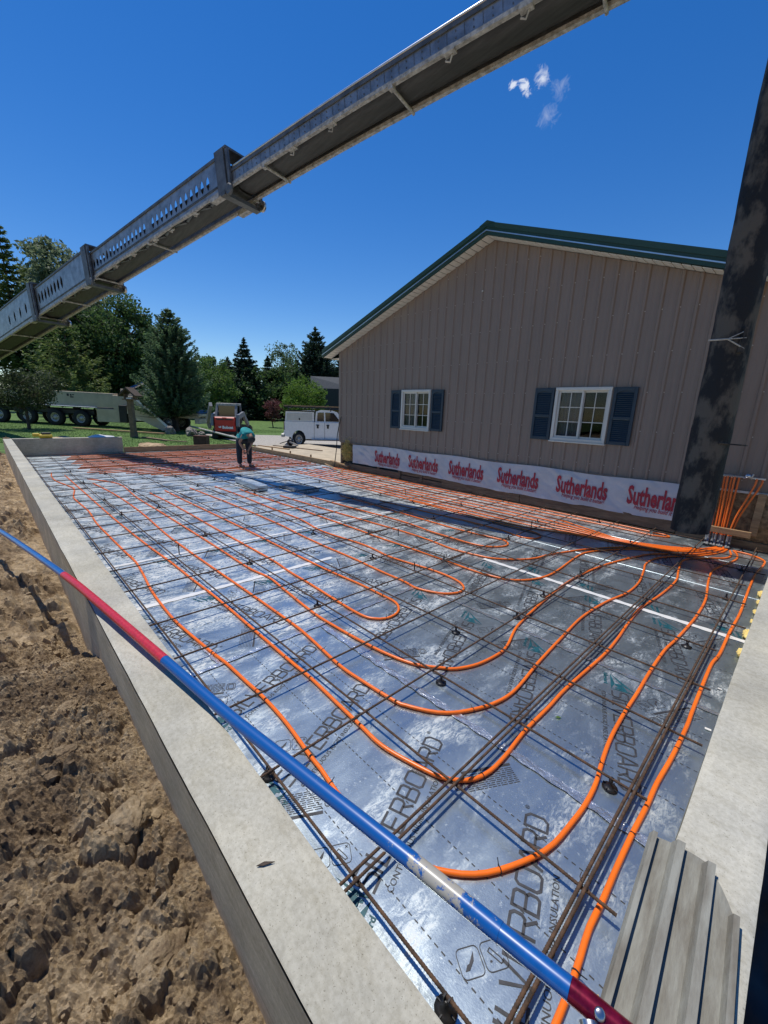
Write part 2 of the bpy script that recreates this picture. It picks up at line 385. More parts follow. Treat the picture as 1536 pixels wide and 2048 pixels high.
# numpy value noise
_perm = RNG.random((256, 256))
def vnoise(x, y):
    xi, yi = np.floor(x).astype(int), np.floor(y).astype(int); fx, fy = x-xi, y-yi; fx = fx*fx*(3-2*fx); fy = fy*fy*(3-2*fy)
    g = lambda a, b: _perm[a % 256, b % 256]
    return (g(xi,yi)*(1-fx)+g(xi+1,yi)*fx)*(1-fy)+(g(xi,yi+1)*(1-fx)+g(xi+1,yi+1)*fx)*fy
def fbm(x, y, oct=5, gain=.5):
    a, t, f = 1.0, 0.0, 1.0; s = 0
    for i in range(oct): t = t + a*(vnoise(x*f+17.3*i, y*f+9.1*i)-.5); s += a; a *= gain; f *= 2.03
    return t/s*2
def worley(x, y):
    '''distance to the nearest jittered cell point, and that cell's random value'''
    xi, yi = np.floor(x).astype(int), np.floor(y).astype(int); best = np.full(x.shape, 9.0); val = np.zeros(x.shape)
    for dx in (-1, 0, 1):
        for dy in (-1, 0, 1):
            a, b = xi+dx, yi+dy; px = a + .15 + .7*_perm[a % 256, b % 256]; py = b + .15 + .7*_perm[(b+91) % 256, (a+37) % 256]
            d = np.hypot(x-px, y-py); m = d < best; best = np.where(m, d, best); val = np.where(m, _perm[(a+11) % 256, (b+201) % 256], val)
    return best, val
def grid_object(name, x0, x1, y0, y1, nx, ny, zf, m, smooth=True):
    X, Y = np.meshgrid(np.linspace(x0, x1, nx), np.linspace(y0, y1, ny)); Z = zf(X, Y)
    me = bpy.data.meshes.new(name); n = nx*ny; me.vertices.add(n); me.vertices.foreach_set('co', np.stack([X, Y, Z], -1).reshape(-1))
    i = (np.arange(ny-1)[:, None]*nx + np.arange(nx-1)[None]).reshape(-1); q = np.stack([i, i+1, i+nx+1, i+nx], -1)
    me.loops.add(q.size); me.loops.foreach_set('vertex_index', q.reshape(-1)); me.polygons.add(len(q)); me.polygons.foreach_set('loop_start', np.arange(len(q))*4)
    me.polygons.foreach_set('use_smooth', np.full(len(q), smooth)); me.update(calc_edges=True); me.validate(); me.materials.append(m)
    o = bpy.data.objects.new(name, me); C.objects.link(o); return o
def cards(pos, size, m, name, parent=None, elong=1.8, updir=None):
    """many small leaf-shaped faces (two triangles folded on the midrib) at pos"""
    n = len(pos); size = np.broadcast_to(size, (n,))
    d = RNG.normal(size=(n, 3)) if updir is None else updir + RNG.normal(size=(n, 3))*.35
    d /= np.linalg.norm(d, axis=1)[:, None]; r = np.cross(d, RNG.normal(size=(n, 3))); r /= np.linalg.norm(r, axis=1)[:, None]; nn = np.cross(d, r)
    L = size[:, None]*elong; W = size[:, None]
    v = np.stack([pos - d*L/2, pos + r*W/2 + nn*W*.18, pos + d*L/2, pos - r*W/2 + nn*W*.18], 1).reshape(-1, 3)
    f = np.stack([np.arange(n)*4, np.arange(n)*4+1, np.arange(n)*4+2, np.arange(n)*4, np.arange(n)*4+2, np.arange(n)*4+3], -1).reshape(-1)
    me = bpy.data.meshes.new(name); me.vertices.add(len(v)); me.vertices.foreach_set('co', v.reshape(-1)); me.loops.add(len(f)); me.loops.foreach_set('vertex_index', f)
    me.polygons.add(n*2); me.polygons.foreach_set('loop_start', np.arange(n*2)*3); me.update(calc_edges=True); me.validate(); me.materials.append(MATS[m])
    o = bpy.data.objects.new(name, me); C.objects.link(o); o.parent = parent; return o
def text_mesh(s, size=1.0, bold=0.0, align='LEFT', shear=0.0):
    cu_ = bpy.data.curves.new('lettering', 'FONT'); cu_.body = s; cu_.size = size; cu_.offset = bold; cu_.align_x = align; cu_.shear = shear; cu_.resolution_u = 2; cu_.fill_mode = 'FRONT'
    o = bpy.data.objects.new('lettering', cu_); C.objects.link(o); dg = bpy.context.evaluated_depsgraph_get()
    me = bpy.data.meshes.new_from_object(o.evaluated_get(dg)); vs = np.array([v.co[:] for v in me.vertices]).reshape(-1, 3); fs = [tuple(p.vertices) for p in me.polygons]
    bpy.data.objects.remove(o); bpy.data.curves.remove(cu_); bpy.data.meshes.remove(me); return vs, fs
# ================================================================== THE SETTING
SLAB_X0, SLAB_X1, SLAB_Y0, SLAB_Y1 = -16.575, -.059, .50, 7.60
WALL_Z = .54
def lawn_z(X, Y): return -.02*(np.clip(.69*X + .724*Y, -35, 12) + 20) + .03*fbm(X*.25, Y*.25, 4)*np.clip((-X-17)/3, 0, 1)
lawn_hole = lambda X, Y: (X > -16.9) & (X < .3) & (Y > -14) & (Y < 7.75)
struct(grid_object('lawn', -150, -16.9, -120, 140, 150, 200, lawn_z, M('lawn')))
struct(grid_object('lawn_beside_building', -16.9, 60, 7.72, 140, 80, 120, lambda X, Y: lawn_z(X, Y) - .02, M('lawn')))
sub = MB(); sub.add([(-16.9, .3, -.62), (.34, .3, -.62), (.34, 7.9, -.62), (-16.9, 7.9, -.62)], [(0, 1, 2, 3)]); struct(sub.build('subgrade', SOIL))
struct(grid_object('ground_behind_camera', .34, 60, -40, 7.72, 60, 60, lambda X, Y: -.55 + .5*np.clip((X - .9)/.8, 0, 1) + .05*fbm(X, Y, 4), SOIL))

# churned soil beside the left wall: a shallow trench along the concrete, spoil heaped farther out
def soil_z(X, Y):
    d = np.clip(.30 - Y, 0, None)
    near = np.clip((X + 4.2)/2.2, 0, 1); near = near*near*(3-2*near)
    base = (.02 + .02*np.sin(X*.7)) * (1-near) + (.235 + .05*np.clip(X + 1.2, -.8, 1.0)*-1) * near
    base = base - .10*np.exp(-((X + 3.35)/.35)**2)*np.exp(-(d/.35)**2)
    heap = (.22*(1-near) + .02*near)*(1 - np.exp(-(d/.9)**2)) - .16*np.clip((-X - 9)/6, 0, 1)*(1-np.exp(-(d/1.5)**2))
    rough = .055*fbm(X*1.9, Y*1.9, 3) + .050*fbm(X*6.0+3, Y*6.0, 3, .6)
    ridg = 1 - np.abs(fbm(X*9+31, Y*9+4, 4, .62)); rough = rough + .030*(ridg - .75) + .034*fbm(X*22, Y*22+5, 5, .78)
    patch = np.clip(fbm(X*1.3+9, Y*1.3, 2)*2.2+.42 + .5*np.exp(-((d-.35)/.3)**2)*(X < -1.6), 0, 1)
    wx, wy = .35*fbm(X*14, Y*14+3, 3), .35*fbm(X*14+50, Y*14, 3); clods = 0
    for sc, amp, thr in ((5.5, .100, .55), (11.0, .060, .45), (24.0, .028, .35)):
        F, val = worley(X*sc + wx*1.0 + sc*3, Y*sc*1.15 + wy*1.0); k = np.clip((val-thr)/(1-thr), 0, 1)
        clods = clods + amp*k*np.sqrt(np.clip(1 - (F/.52)**2, 0, 1))*(.14 + .86*patch)
    pits = -.10*np.clip(-fbm(X*4.2+77, Y*4.2+13, 3) - .26, 0, 1)
    damp = 1 - .45*np.exp(-(d/.08)**2)
    return base + heap + (rough + clods + pits)*damp
struct(grid_object('soil', -3.6, .30, -1.7, .31, 620, 350, lambda X, Y: soil_z(X, Y) + RNG.normal(size=X.shape)*.0022, SOIL, False))
struct(grid_object('soil_farther_off', -16.9, -3.59, -4, .31, 560, 230, lambda X, Y: soil_z(X, Y) + RNG.normal(size=X.shape)*.004, SOIL, False))
struct(grid_object('soil_by_the_corner', .28, 1.2, -2.4, .28, 60, 130, lambda X, Y: soil_z(np.minimum(X, .3), Y) - .6*np.clip((X-.3)/.5, 0, 1)*np.clip((Y+.2)/.4, 0, 1), SOIL))
struct(grid_object('soil_beyond', -80, .5, -60, -1.67, 160, 120, lambda X, Y: np.where(Y > -4.1, np.where(X > -3.7, soil_z(X, Y), soil_z(X, Y)) - .03, .0) + .03*fbm(X, Y, 3) - .06, SOIL))
struct(grid_object('gravel_drive', -40, -12.2, 9.9, 40, 160, 170, lambda X, Y: lawn_z(X, Y) + .035 + .012*fbm(X*6, Y*6, 3) - .25*np.clip((-X-27.5 + (Y-10)*.25)/2, 0, 1), M('gravel')))
ap = MB(); ap.box((-13.2, 9.35, -.23), (6.6, 3.1, .60), bev=.015); struct(ap.build('concrete_apron', M('apron concrete')))

# loose clods and stones lying on the soil, too many to count
def rock_mesh(seed, r, sq=(1, .8, .6), m=None, sub=2):
    rs = np.random.default_rng(seed); bm = bmesh.new(); bmesh.ops.create_icosphere(bm, subdivisions=sub, radius=1)
    o = rs.random(3)*50; mb = MB()
    vs = np.array([v.co[:] for v in bm.verts]); n = 1 + .34*fbm(vs[:, 0]*1.3 + o[0] + vs[:, 2], vs[:, 1]*1.3 + o[1] - vs[:, 2]*.7, 3) + .30*fbm(vs[:, 0]*3 + o[2], vs[:, 1]*3 + vs[:, 2]*2.5, 4, .65)
    vs = vs*n[:, None]*np.array(sq)*r; mb.add(vs, [tuple(v.index for v in f.verts) for f in bm.faces], False); bm.free(); return mb
clodmb = MB(); protos = [rock_mesh(100+i, 1.0, sub=1) for i in range(6)]
for i in range(5200):
    x = -5.2*RNG.random()**1.25 + .1; y = .27 - 2.2*RNG.random(); r = .004 + .012*RNG.random()**3
    if RNG.random() < .06: r *= 2.0
    p = protos[i % 6]; a = RNG.random()*6.28; z = float(soil_z(np.array([x]), np.array([y]))[0]) + r*.25; ca, sa = math.cos(a), math.sin(a)
    clodmb.add([(x + r*(v[0]*ca - v[1]*sa), y + r*(v[0]*sa + v[1]*ca), z + r*v[2]) for v in p.v], p.f)
tag(clodmb.build('soil_crumbs', SOIL, fix=False), 'loose crumbs of brown soil scattered beside the left wall', 'soil crumbs', kind='stuff')
for (x, y, r, s, lab) in [(-1.42, .17, .060, 3, 'large pale lump of soil against the wall below the pole'), (-1.00, .14, .055, 5, 'crumbly soil clod nearest the bottom of the left wall'),
                          (-1.95, .02, .055, 8, 'dark wet soil clod in the middle of the dirt'), (-2.25, .08, .050, 9, 'small brown clod beside the wall near the red pole'),
                          (-1.60, -.22, .045, 14, 'rounded soil clod out in the dirt left of the wall')]:
    o = rock_mesh(s, r, (1.25, .9, .62), sub=4).build('soil_clod', SOIL); o.location = (x, y, float(soil_z(np.array([x]), np.array([y]))[0]) + r*.18); o.rotation_euler = (0, 0, s)
    tag(o, lab, 'soil clod', 'big clods in the dirt')

# concrete stem walls
def wall_thing(name, label, x0, x1, y0, y1, z0, z1):
    t = thing(name, label, 'wall', ((x0+x1)/2, (y0+y1)/2, z0))
    def skin(a0, a1, b0, b1, f, nx, ny, m, nm):
        o = grid_object(nm, a0, a1, b0, b1, nx, ny, lambda X, Y: np.zeros_like(X), m); me = o.data
        co = np.empty(len(me.vertices)*3); me.vertices.foreach_get('co', co); co = co.reshape(-1, 3); co = np.stack(f(co[:, 0], co[:, 1]), -1); me.vertices.foreach_set('co', co.reshape(-1)); me.update()
        bm = bmesh.new(); bm.from_mesh(me); bmesh.ops.recalc_face_normals(bm, faces=bm.faces); bm.to_mesh(me); bm.free()
        o.parent = t; o.matrix_parent_inverse = parent_matrix(t).inverted(); return o
    b = MB(); c = .008
    b.prism([(x0+c, y0+c), (x1-c, y0+c), (x1-c, y1-c), (x0+c, y1-c)], z0, z1-.006, 'z'); b.build('core', CONC_SIDE, t, True)
    L = max(x1-x0, y1-y0); n = int(L/.05)+2
    wav = lambda s: .004*fbm(s*3.1, s*0+z1*7, 3)
    if x1-x0 > y1-y0:
        skin(x0, x1, 0, 1, lambda X, W: (X, y0+.004+wav(X)*.8 + (y1-y0-.008+(wav(X+40)-wav(X))*.8)*W, z1 + .0022*fbm(X*4, W*3, 3) - .005*(np.abs(W-.5) > .47)), n, 14, CONC, 'top_face')
        skin(x0, x1, 0, 1, lambda X, W: (X, y0 + wav(X)*(1-W)+.002*fbm(X*9, W*4, 3)*W, z0 + (z1-.004-z0)*(1-W)), n, 10, CONC_SIDE, 'outer_face')
    else:
        skin(y0, y1, 0, 1, lambda Y, W: (x0+.004+wav(Y)*.8 + (x1-x0-.008)*W, Y, z1 + .0022*fbm(Y*4, W*3, 3) - .005*(np.abs(W-.5) > .47)), n, 14, CONC, 'top_face')
    return t
wall_thing('concrete_wall', 'long pale concrete stem wall running along the dirt on the left', -16.775, -.061, .30, .50, -.62, WALL_Z)
wall_thing('concrete_wall', 'short dark concrete wall across the far left end of the slab', -16.775, -16.575, .502, 3.35, -.62, WALL_Z)
wall_thing('concrete_wall', 'concrete wall on the right with the ribbed float resting on it', -.059, .137, .30, 7.62, -.62, WALL_Z)
sheet = grid_object('trench_shade_sheet', .140, .75, .2, 4.5, 30, 90, lambda X, Y: -.60 + .10*np.clip((X-.14)/.6, 0, 1) + .03*fbm(X*5, Y*5, 4), M('black plastic'))  # added black sheet; its colour stands in for the trench's deep shade
tag(sheet, 'black sheet standing in for the deep shade outside the right wall', 'shade sheet')
lw = MB(); lw.box((-16.73, .38, WALL_Z+.011), (.16, .14, .022), .1); lw.tube([(-16.72, .38, WALL_Z+.02), (-16.72, .38, WALL_Z+.075)], .008, 6)
tag(lw.build('wood_scrap', 'raw lumber'), 'small wood scrap with a pin on the far corner of the left wall', 'wood scrap')

# ------------------------------------------------------------------ foil-faced insulation boards over the whole floor
floor_root = struct(thing('insulation_floor', None, None, (0, 0, 0)))
board_mats = {}
def board_mesh(w, h):
    key = (round(w, 3), round(h, 3))
    if key not in board_mats:
        b = MB(); b.box((w/2, h/2, -.03), (w-.004, h-.004, .06), bev=.003); board_mats[key] = b.mesh('insulation_board', FOIL)
    return board_mats[key]
# lettering: squared display face drawn as strokes
STROKES = {'S': [[(.72,1),(.16,1),(0,.88),(0,.62),(.14,.52),(.6,.5),(.74,.38),(.74,.12),(.6,0),(0,0)]], 'I': [[(0,0),(0,1)]], 'L': [[(0,1),(0,0),(.62,0)]],
 'V': [[(0,1),(.38,0),(.76,1)]], 'E': [[(.7,1),(0,1),(0,0),(.7,0)], [(0,.5),(.6,.5)]], 'R': [[(0,0),(0,1),(.66,1),(.8,.86),(.8,.58),(.66,.45),(0,.45)], [(.42,.45),(.82,0)]],
 'B': [[(0,.5),(.66,.5),(.74,.6),(.74,.9),(.62,1),(0,1),(0,0),(.68,0),(.8,.12),(.8,.4),(.66,.5)]], 'O': [[(.14,0),(0,.14),(0,.86),(.14,1),(.72,1),(.86,.86),(.86,.14),(.72,0),(.14,0)]],
 'A': [[(0,0),(.42,1),(.52,1),(.94,0)], [(.2,.3),(.74,.3)]], 'D': [[(0,0),(0,1),(.6,1),(.82,.8),(.82,.2),(.6,0),(0,0)]]}
def stroke_geo(mb, pts, wd, f):
    P = [V3(*p) for p in pts]; closed = np.allclose(P[0], P[-1]); L, R_ = [], []
    n = len(P)
    for i in range(n):
        a = P[i-1] if i > 0 else (P[-2] if closed else None); c = P[i+1] if i < n-1 else (P[1] if closed else None)
        d1 = (P[i]-a)/np.linalg.norm(P[i]-a) if a is not None else None; d2 = (c-P[i])/np.linalg.norm(c-P[i]) if c is not None else None
        d1 = d2 if d1 is None else d1; d2 = d1 if d2 is None else d2
        t = d1+d2; t /= np.linalg.norm(t)+1e-9; nn = np.array([-t[1], t[0]]); k = wd/2/max(.45, abs(nn@np.array([-d1[1], d1[0]])))
        L.append(P[i]+nn*k); R_.append(P[i]-nn*k)
    vs = [f(p) for q in zip(L, R_) for p in q]; mb.add(vs, [(2*i, 2*i+1, 2*i+3, 2*i+2) for i in range(n-1)])
def rrect(w, h, r, n=4):
    out = []
    for cx_, cy_, a0 in ((w-r, h-r, 0), (r, h-r, 90), (r, r, 180), (w-r, r, 270)):
        for i in range(n+1):
            a = math.radians(a0+90*i/n); out.append((cx_+r*math.cos(a), cy_+r*math.sin(a)))
    return out + [out[0]]
T_CONT = text_mesh('CONTINUOUS RIGID INSULATION', .036); T_ALLE = text_mesh('Alleguard', .036, bold=.0012); T_SIL = None
T_REG = text_mesh('\u00ae', .035)
def print_unit(black, teal, F):
    """one repeat of the board print in its own frame: u along the lettering, v up; F maps (u, v) to board space"""
    h, pitch, u = .092, .0705, .0
    for ch in 'SILVERBOARD':
        wch = {'I': .028, 'L': .062, 'A': .088, 'O': .086, 'V': .078}.get(ch, .078); sc = (wch-.016)/max(.01, max(p[0] for s in STROKES[ch] for p in s)) if ch != 'I' else 1
        for s in STROKES[ch]: stroke_geo(black, [(u + p[0]*sc, p[1]*h) for p in s], .0108, F)
        u += wch + .0015
    black.add([F((v[0]*.8+u, v[1]*.8+h-.01)) for v in T_REG[0]], T_REG[1])
    black.add([F((v[0]*1.0 + .03, v[1] - .062)) for v in T_CONT[0]], T_CONT[1])
    # triangular logo with an A cut from it, before the name
    tri = [(-.20, -.005), (-.018, -.005), (-.018, .155)]
    for p, q, r in (((-.20, -.005), (-.018, -.005), (-.09, .02)), ((-.018, -.005), (-.018, .155), (-.035, .06)), ((-.018, .155), (-.20, -.005), (-.095, .062))):
        teal.add([F(p), F(q), F(r)], [(0, 1, 2)])
    teal.add([F(p) for p in ((-.095, .062), (-.09, .02), (-.070, .02), (-.064, .034), (-.050, .034), (-.046, .020), (-.035, .02), (-.035, .09))], [tuple(range(8))])
    teal.add([F((v[0]-.20, v[1]-.045)) for v in T_ALLE[0]], T_ALLE[1])
def icons(black, F):
    for k, off in enumerate((0, .086)):
        stroke_geo(black, [(p[0]+off, p[1]) for p in rrect(.078, .078, .016)], .0026, F)
    black.add([F(p) for p in ((.014,.02),(.030,.020),(.052,.040),(.060,.064),(.048,.052),(.034,.036),(.026,.034))], [tuple(range(7))])
    stroke_geo(black, [(.108,.052),(.118,.060),(.142,.030),(.148,.018),(.138,.014),(.130,.024),(.108,.052)], .003, F)
    stroke_geo(black, [(.145,.058),(.156,.069)], .0022, F); stroke_geo(black, [(.156,.058),(.145,.069)], .0022, F); stroke_geo(black, [(.104,.026),(.112,.026)], .005, F)
def small_print(black, F, rows=9, w=.27):
    black.add([F((0, .0)), F((w, .0)), F((w, .014)), F((0, .014))], [(0, 1, 2, 3)])
    rs = np.random.default_rng(rows)
    for i in range(rows):
        u = .004
        while u < w*.95:
            l_ = .012 + .03*rs.random(); black.add([F((u, .024+i*.0105)), F((min(u+l_, w), .024+i*.0105)), F((min(u+l_, w), .0272+i*.0105)), F((u, .0272+i*.0105))], [(0, 1, 2, 3)]); u += l_+.006
    for k in (0,):
        stroke_geo(black, [(p[0]+w+.012, p[1]+.03) for p in rrect(.05, .062, .012)], .004, F); stroke_geo(black, [(p[0]+w+.022, p[1]+.04) for p in rrect(.03, .042, .006)], .004, F)
def rotF(x, y, ang, zz=.0016):
    c, s = math.cos(ang), math.sin(ang); return lambda p: (x + p[0]*c - p[1]*s, y + p[0]*s + p[1]*c, zz)
def make_print(L=2.44, W=1.22):
    bk, tl = MB(), MB(); A = math.radians(90 + 20)
    for i in range(4):
        x = .53 + .592*i
        print_unit(bk, tl, rotF(x, .25, A))
        icons(bk, rotF(x - .22, .30 if i % 2 else .12, math.radians(60)))
    for i, (x, y, a) in enumerate([(.15, .055, 60), (1.75, 1.16, 240), (1.2, .06, 60)]): small_print(bk, rotF(x, y, math.radians(a)), 8 + i)
    for y in (.305, .61, .915):        # dashed stud lines along the board
        u = .01
        while u < L-.02: bk.add([(u, y-.002, .0016), (u+.016, y-.002, .0016), (u+.016, y+.002, .0016), (u, y+.002, .0016)], [(0, 1, 2, 3)]); u += .030
    def clip(mb):
        vs = np.array(mb.v); vs[:, 0] = np.clip(vs[:, 0], .004, L-.004); vs[:, 1] = np.clip(vs[:, 1], .004, W-.004); mb.v = [tuple(v) for v in vs]; return mb
    return clip(bk).mesh('board_print', M('black print')), clip(tl).mesh('logo_print', M('teal print'))
PRINT_BK, PRINT_TL = make_print()
RED = random.Random(3)
def lay_board(x, y, rot, w=2.44, h=1.22, letter=True):
    """board with its corner frame at x, y; rot in quarter turns about its centre"""
    cx_, cy_ = x, y
    o = inst('insulation_board', board_mesh(w, h), floor_root, (0, 0, 0)); a = rot*math.pi/2
    o.rotation_euler = (RED.uniform(-.0007, .0007), RED.uniform(-.0007, .0007), a); c, s = math.cos(a), math.sin(a)
    o.location = (cx_ - (w/2*c - h/2*s), cy_ - (w/2*s + h/2*c), RED.uniform(-.0006, .0006))
    if letter and abs(w-2.44) < .02 and abs(h-1.22) < .02:
        inst('board_print', PRINT_BK, o); inst('logo_print', PRINT_TL, o)
    return o
rows = [.54, 1.765, 2.985, 4.205, 5.425, 6.645]
NX1, NX0 = -.062, -2.53
for j, y in enumerate(rows):
    hgt = 1.22 if j < 5 else SLAB_Y1 - 6.645
    lay_board((NX0+NX1)/2, y + hgt/2, (0, 2, 2, 0, 2, 0)[j], w=2.44 if hgt > 1 else 2.46, h=1.22 if hgt > 1 else hgt)
ncol = 0; xr = NX0
while xr > SLAB_X0 + .3:
    wc = min(1.22, xr - SLAB_X0)
    for (ya, yb) in ((.52, 2.96), (2.965, 5.405), (5.41, 7.59)):
        rot = (3, 1, 3, 3)[(ncol + int(ya)) % 4] if ya < 5 else 3
        if ncol < 2 and ya < 1: rot = 3
        lay_board(xr - wc/2, (ya+yb)/2, rot, w=yb-ya, h=wc)
    xr -= 1.22; ncol += 1
fill = MB(); fill.add([(-16.57, .30, -.061), (-.06, .30, -.061), (-.06, 7.6, -.061), (-16.57, 7.6, -.061)], [(0, 1, 2, 3)]); struct(fill.build('gravel_bed', M('gravel'))).location.z = -.02
# taped joints
def tape(x0, y0, x1, y1, w, m, nm='joint_tape', crink=.0):
    b = MB(); a, e = V3(x0, y0), V3(x1, y1); d = e-a; L = np.linalg.norm(d); d /= L; nn = np.array([-d[1], d[0]]); n = max(2, int(L/.02)); vs = []
    for i in range(n+1):
        for k, s_ in enumerate((-.5, -.17, .17, .5)):
            p = a + d*L*i/n + nn*(s_*w + .004*math.sin(i*.9+k)); vs.append((p[0], p[1], .0042 + crink*RNG.random()))
    b.add(vs, [(i*4+k, (i+1)*4+k, (i+1)*4+k+1, i*4+k+1) for i in range(n) for k in range(3)], True); return b.build(nm, M(m), floor_root)
tape(-2.55, 4.212, -.075, 4.235, .062, 'white tape'); tape(-3.758, .51, -3.745, 2.78, .062, 'white tape'); tape(-4.965, .51, -4.965, 2.9, .055, 'white tape')
for x in (-6.19, -7.41, -9.85, -12.3): tape(x, .51, x, 2.95 + 2.4*(x < -7), .055, 'white tape')
for x in (-4.97, -6.19, -8.63, -11.07): tape(x, 3.0, x+.01, 5.3, .05, 'white tape')
for x in (-4.97, -8.63): tape(x, 5.45, x, 7.5, .05, 'white tape')
tape(-2.5, 1.766, -.07, 1.77, .048, 'foil tape', crink=.0035); tape(-2.5, 2.985, -.07, 2.985, .036, 'foil tape', crink=.003); tape(-3.72, .90, -2.55, .93, .03, 'foil tape', crink=.003)
tape(-2.535, .52, -2.53, 2.96, .034, 'foil tape', crink=.002)

# ------------------------------------------------------------------ rebar mat
def rebar_mesh(L, ribs=True, r=.0064, name='rebar'):
    b = MB()
    if ribs:
        n = int(L/.011); xs = np.repeat(np.arange(n+1)*L/n, 2); xs[0::2] += .0; xs[1::2] += .004; rad = np.where(np.arange(len(xs)) % 2 == 0, r*1.16, r*.96)
        vs = []; 
        for x, q in zip(xs, rad):
            for j in range(6): vs.append((min(x, L), q*math.cos(j*math.pi/3), q*math.sin(j*math.pi/3)))
        b.add(vs, [(i*6+j, i*6+(j+1) % 6, (i+1)*6+(j+1) % 6, (i+1)*6+j) for i in range(len(xs)-1) for j in range(6)], True); b.poly(vs[:6]); b.poly(vs[-6:])
    else: b.tube([(0, 0, 0), (L*.25, .006, -.004), (L*.5, 0, 0), (L*.75, -.006, -.003), (L, 0, 0)], r*1.05, 6)
    return b.mesh(name, M('rusty rebar'))
def lay_bar(x0, y0, x1, y1, z, label, ribs=False, group=None):
    L = math.hypot(x1-x0, y1-y0); o = inst('rebar', rebar_mesh(L, ribs), None, (x0, y0, z), (0, 0, math.atan2(y1-y0, x1-x0)))
    return tag(o, label, 'rebar', group)
ORD = ['first', 'second', 'third', 'fourth', 'fifth', 'sixth', 'seventh', 'eighth', 'ninth', 'tenth', 'eleventh', 'twelfth', 'thirteenth', 'fourteenth', 'fifteenth', 'sixteenth', 'seventeenth', 'eighteenth', 'nineteenth', 'twentieth', 'twenty-first', 'twenty-second', 'twenty-third', 'twenty-fourth', 'twenty-fifth', 'twenty-sixth', 'twenty-seventh']
LONG_Y = [.745, 1.345, 1.935, 2.528, 3.146, 3.765, 4.40, 5.02, 5.62, 6.22, 6.80, 7.36]
CROSS_X = [-.262, -.846, -1.475, -2.01, -2.70, -3.27, -4.05, -4.67, -5.32, -5.98, -6.58, -7.20, -7.78, -8.40, -9.05, -9.66, -10.27, -10.88, -11.5, -12.1, -12.72, -13.33, -13.95, -14.56, -15.17, -15.8, -16.3]
for i, y in enumerate(LONG_Y):
    e = -.10 - .055*((i*7) % 3); yo = {1: -.055}.get(i, 0)
    lay_bar(-16.35, y - .02 + yo, -7.6, y - .012 + yo*.55, .052, 'far half of the %s lengthwise rebar counted from the left wall' % ORD[i], False, 'lengthwise rebar')
    lay_bar(e, y + .006, -8.3, y + .008 + yo*.5, .052, 'near half of the %s lengthwise rebar counted from the left wall' % ORD[i], i < 5, 'lengthwise rebar')
for i, x in enumerate(CROSS_X):
    lay_bar(x, .575, x + .004, 5.0 if i % 2 else 4.0, .066, '%s crosswise rebar from the right wall, its length beside the left wall' % ORD[i], i < 4, 'crosswise rebar')
    lay_bar(x - (.020 if i else .017), 7.5, x - (.020 if i else .017) - (.008 if i == 1 else 0), (.62 if i else .80) if i < 2 else (4.6 if i % 2 else 3.6), .066, '%s crosswise rebar from the right wall, its length beside the building' % ORD[i], i < 2, 'crosswise rebar')
# twisted tie wires at the near crossings
tw = MB(); tw.tube([(.012*math.cos(a), .016*math.sin(a), .004*math.cos(2*a)) for a in np.linspace(0, 6.0, 14)], .0016, 5); tw.tube([(.010, .010, .008), (.022, .020, .020), (.034, .016, .030)], .0016, 5); TW_ME = tw.mesh('tie_wire', M('rusty rebar'))
for o in [q for q in C.objects if q.name.startswith('rebar') and 'its length beside the left wall' in str(q.get('label', ''))][:9]:
    for j, y in enumerate(LONG_Y[:7]):
        if (j*5 + int(o.location.x*7)) % 3: inst('tie_wire', TW_ME, o, (y - o.location.y, 0, -.004), (0, 0, RED.uniform(0, 6)))
# plastic chairs holding the mat up
ch = MB(); ch.lathe([(.001, .003), (.034, .0), (.036, .006), (.022, .010), (.012, .024), (.0085, .034), (.010, .046), (.004, .047)], n=12); ch.box((.008, 0, .052), (.005, .012, .016)); ch.box((-.008, 0, .052), (.005, .012, .016)); ch.box((0, 0, .008), (.07, .004, .010)); ch.box((0, 0, .008), (.004, .07, .010))
CHAIR_ME = ch.mesh('rebar_chair', M('black plastic'))
CHAIRS = [(-0.43, 0.75), (-0.36, 1.94), (-1.4, 1.95), (-1.72, 2.53), (-1.57, 3.79), (-0.39, 3.75), (-0.32, 5.17), (-0.32, 6.37), (-0.88, 6.94), (-0.42, 7.36), (-1.56, 6.46), (-2.3, 7.43), (-2.82, 1.95), (-4.15, 1.94), (-5.47, 1.92), (-4.68, 3.18), (-7.53, 1.88), (-5.8, 3.78), (-7.71, 3.79), (-9.1, 3.2), (-10.53, 3.21), (-11.78, 3.21), (-13.06, 4.55), (-12.23, 5.07), (-10.89, 5.09), (-10.84, 5.77), (-9.95, 6.5), (-8.08, 5.73), (-7.35, 5.11), (-9.75, 3.82), (-9.7, 4.39), (-13.75, 5.17), (-12.5, 6.4), (-12.47, 7.03), (-11.75, 6.97), (-12.55, 1.24), (-10.73, 1.25), (-8.57, 1.26), (-7.32, 1.26), (-9.15, 1.85), (-11.8, 1.87), (-15.74, 1.9), (-14.37, 1.89), (-14.01, 2.55), (-12.44, 2.5), (-3.42, 3.19), (-2.82, 3.82), (-4.19, 3.87), (-4.17, 5.2), (-5.21, 5.82), (-4.51, 6.44), (-5.97, 6.96), (-5.04, 7.52), (-7.4, 6.99), (-6.06, 5.76), (-3.61, 7.48), (-2.98, 6.49), (-2.79, 5.21), (-1.51, 0.75), (-1.52, 3.2), (-1.54, 4.61)]
def near_bar(v, L): return min(range(len(L)), key=lambda i: abs(L[i]-v))
cnt = {}
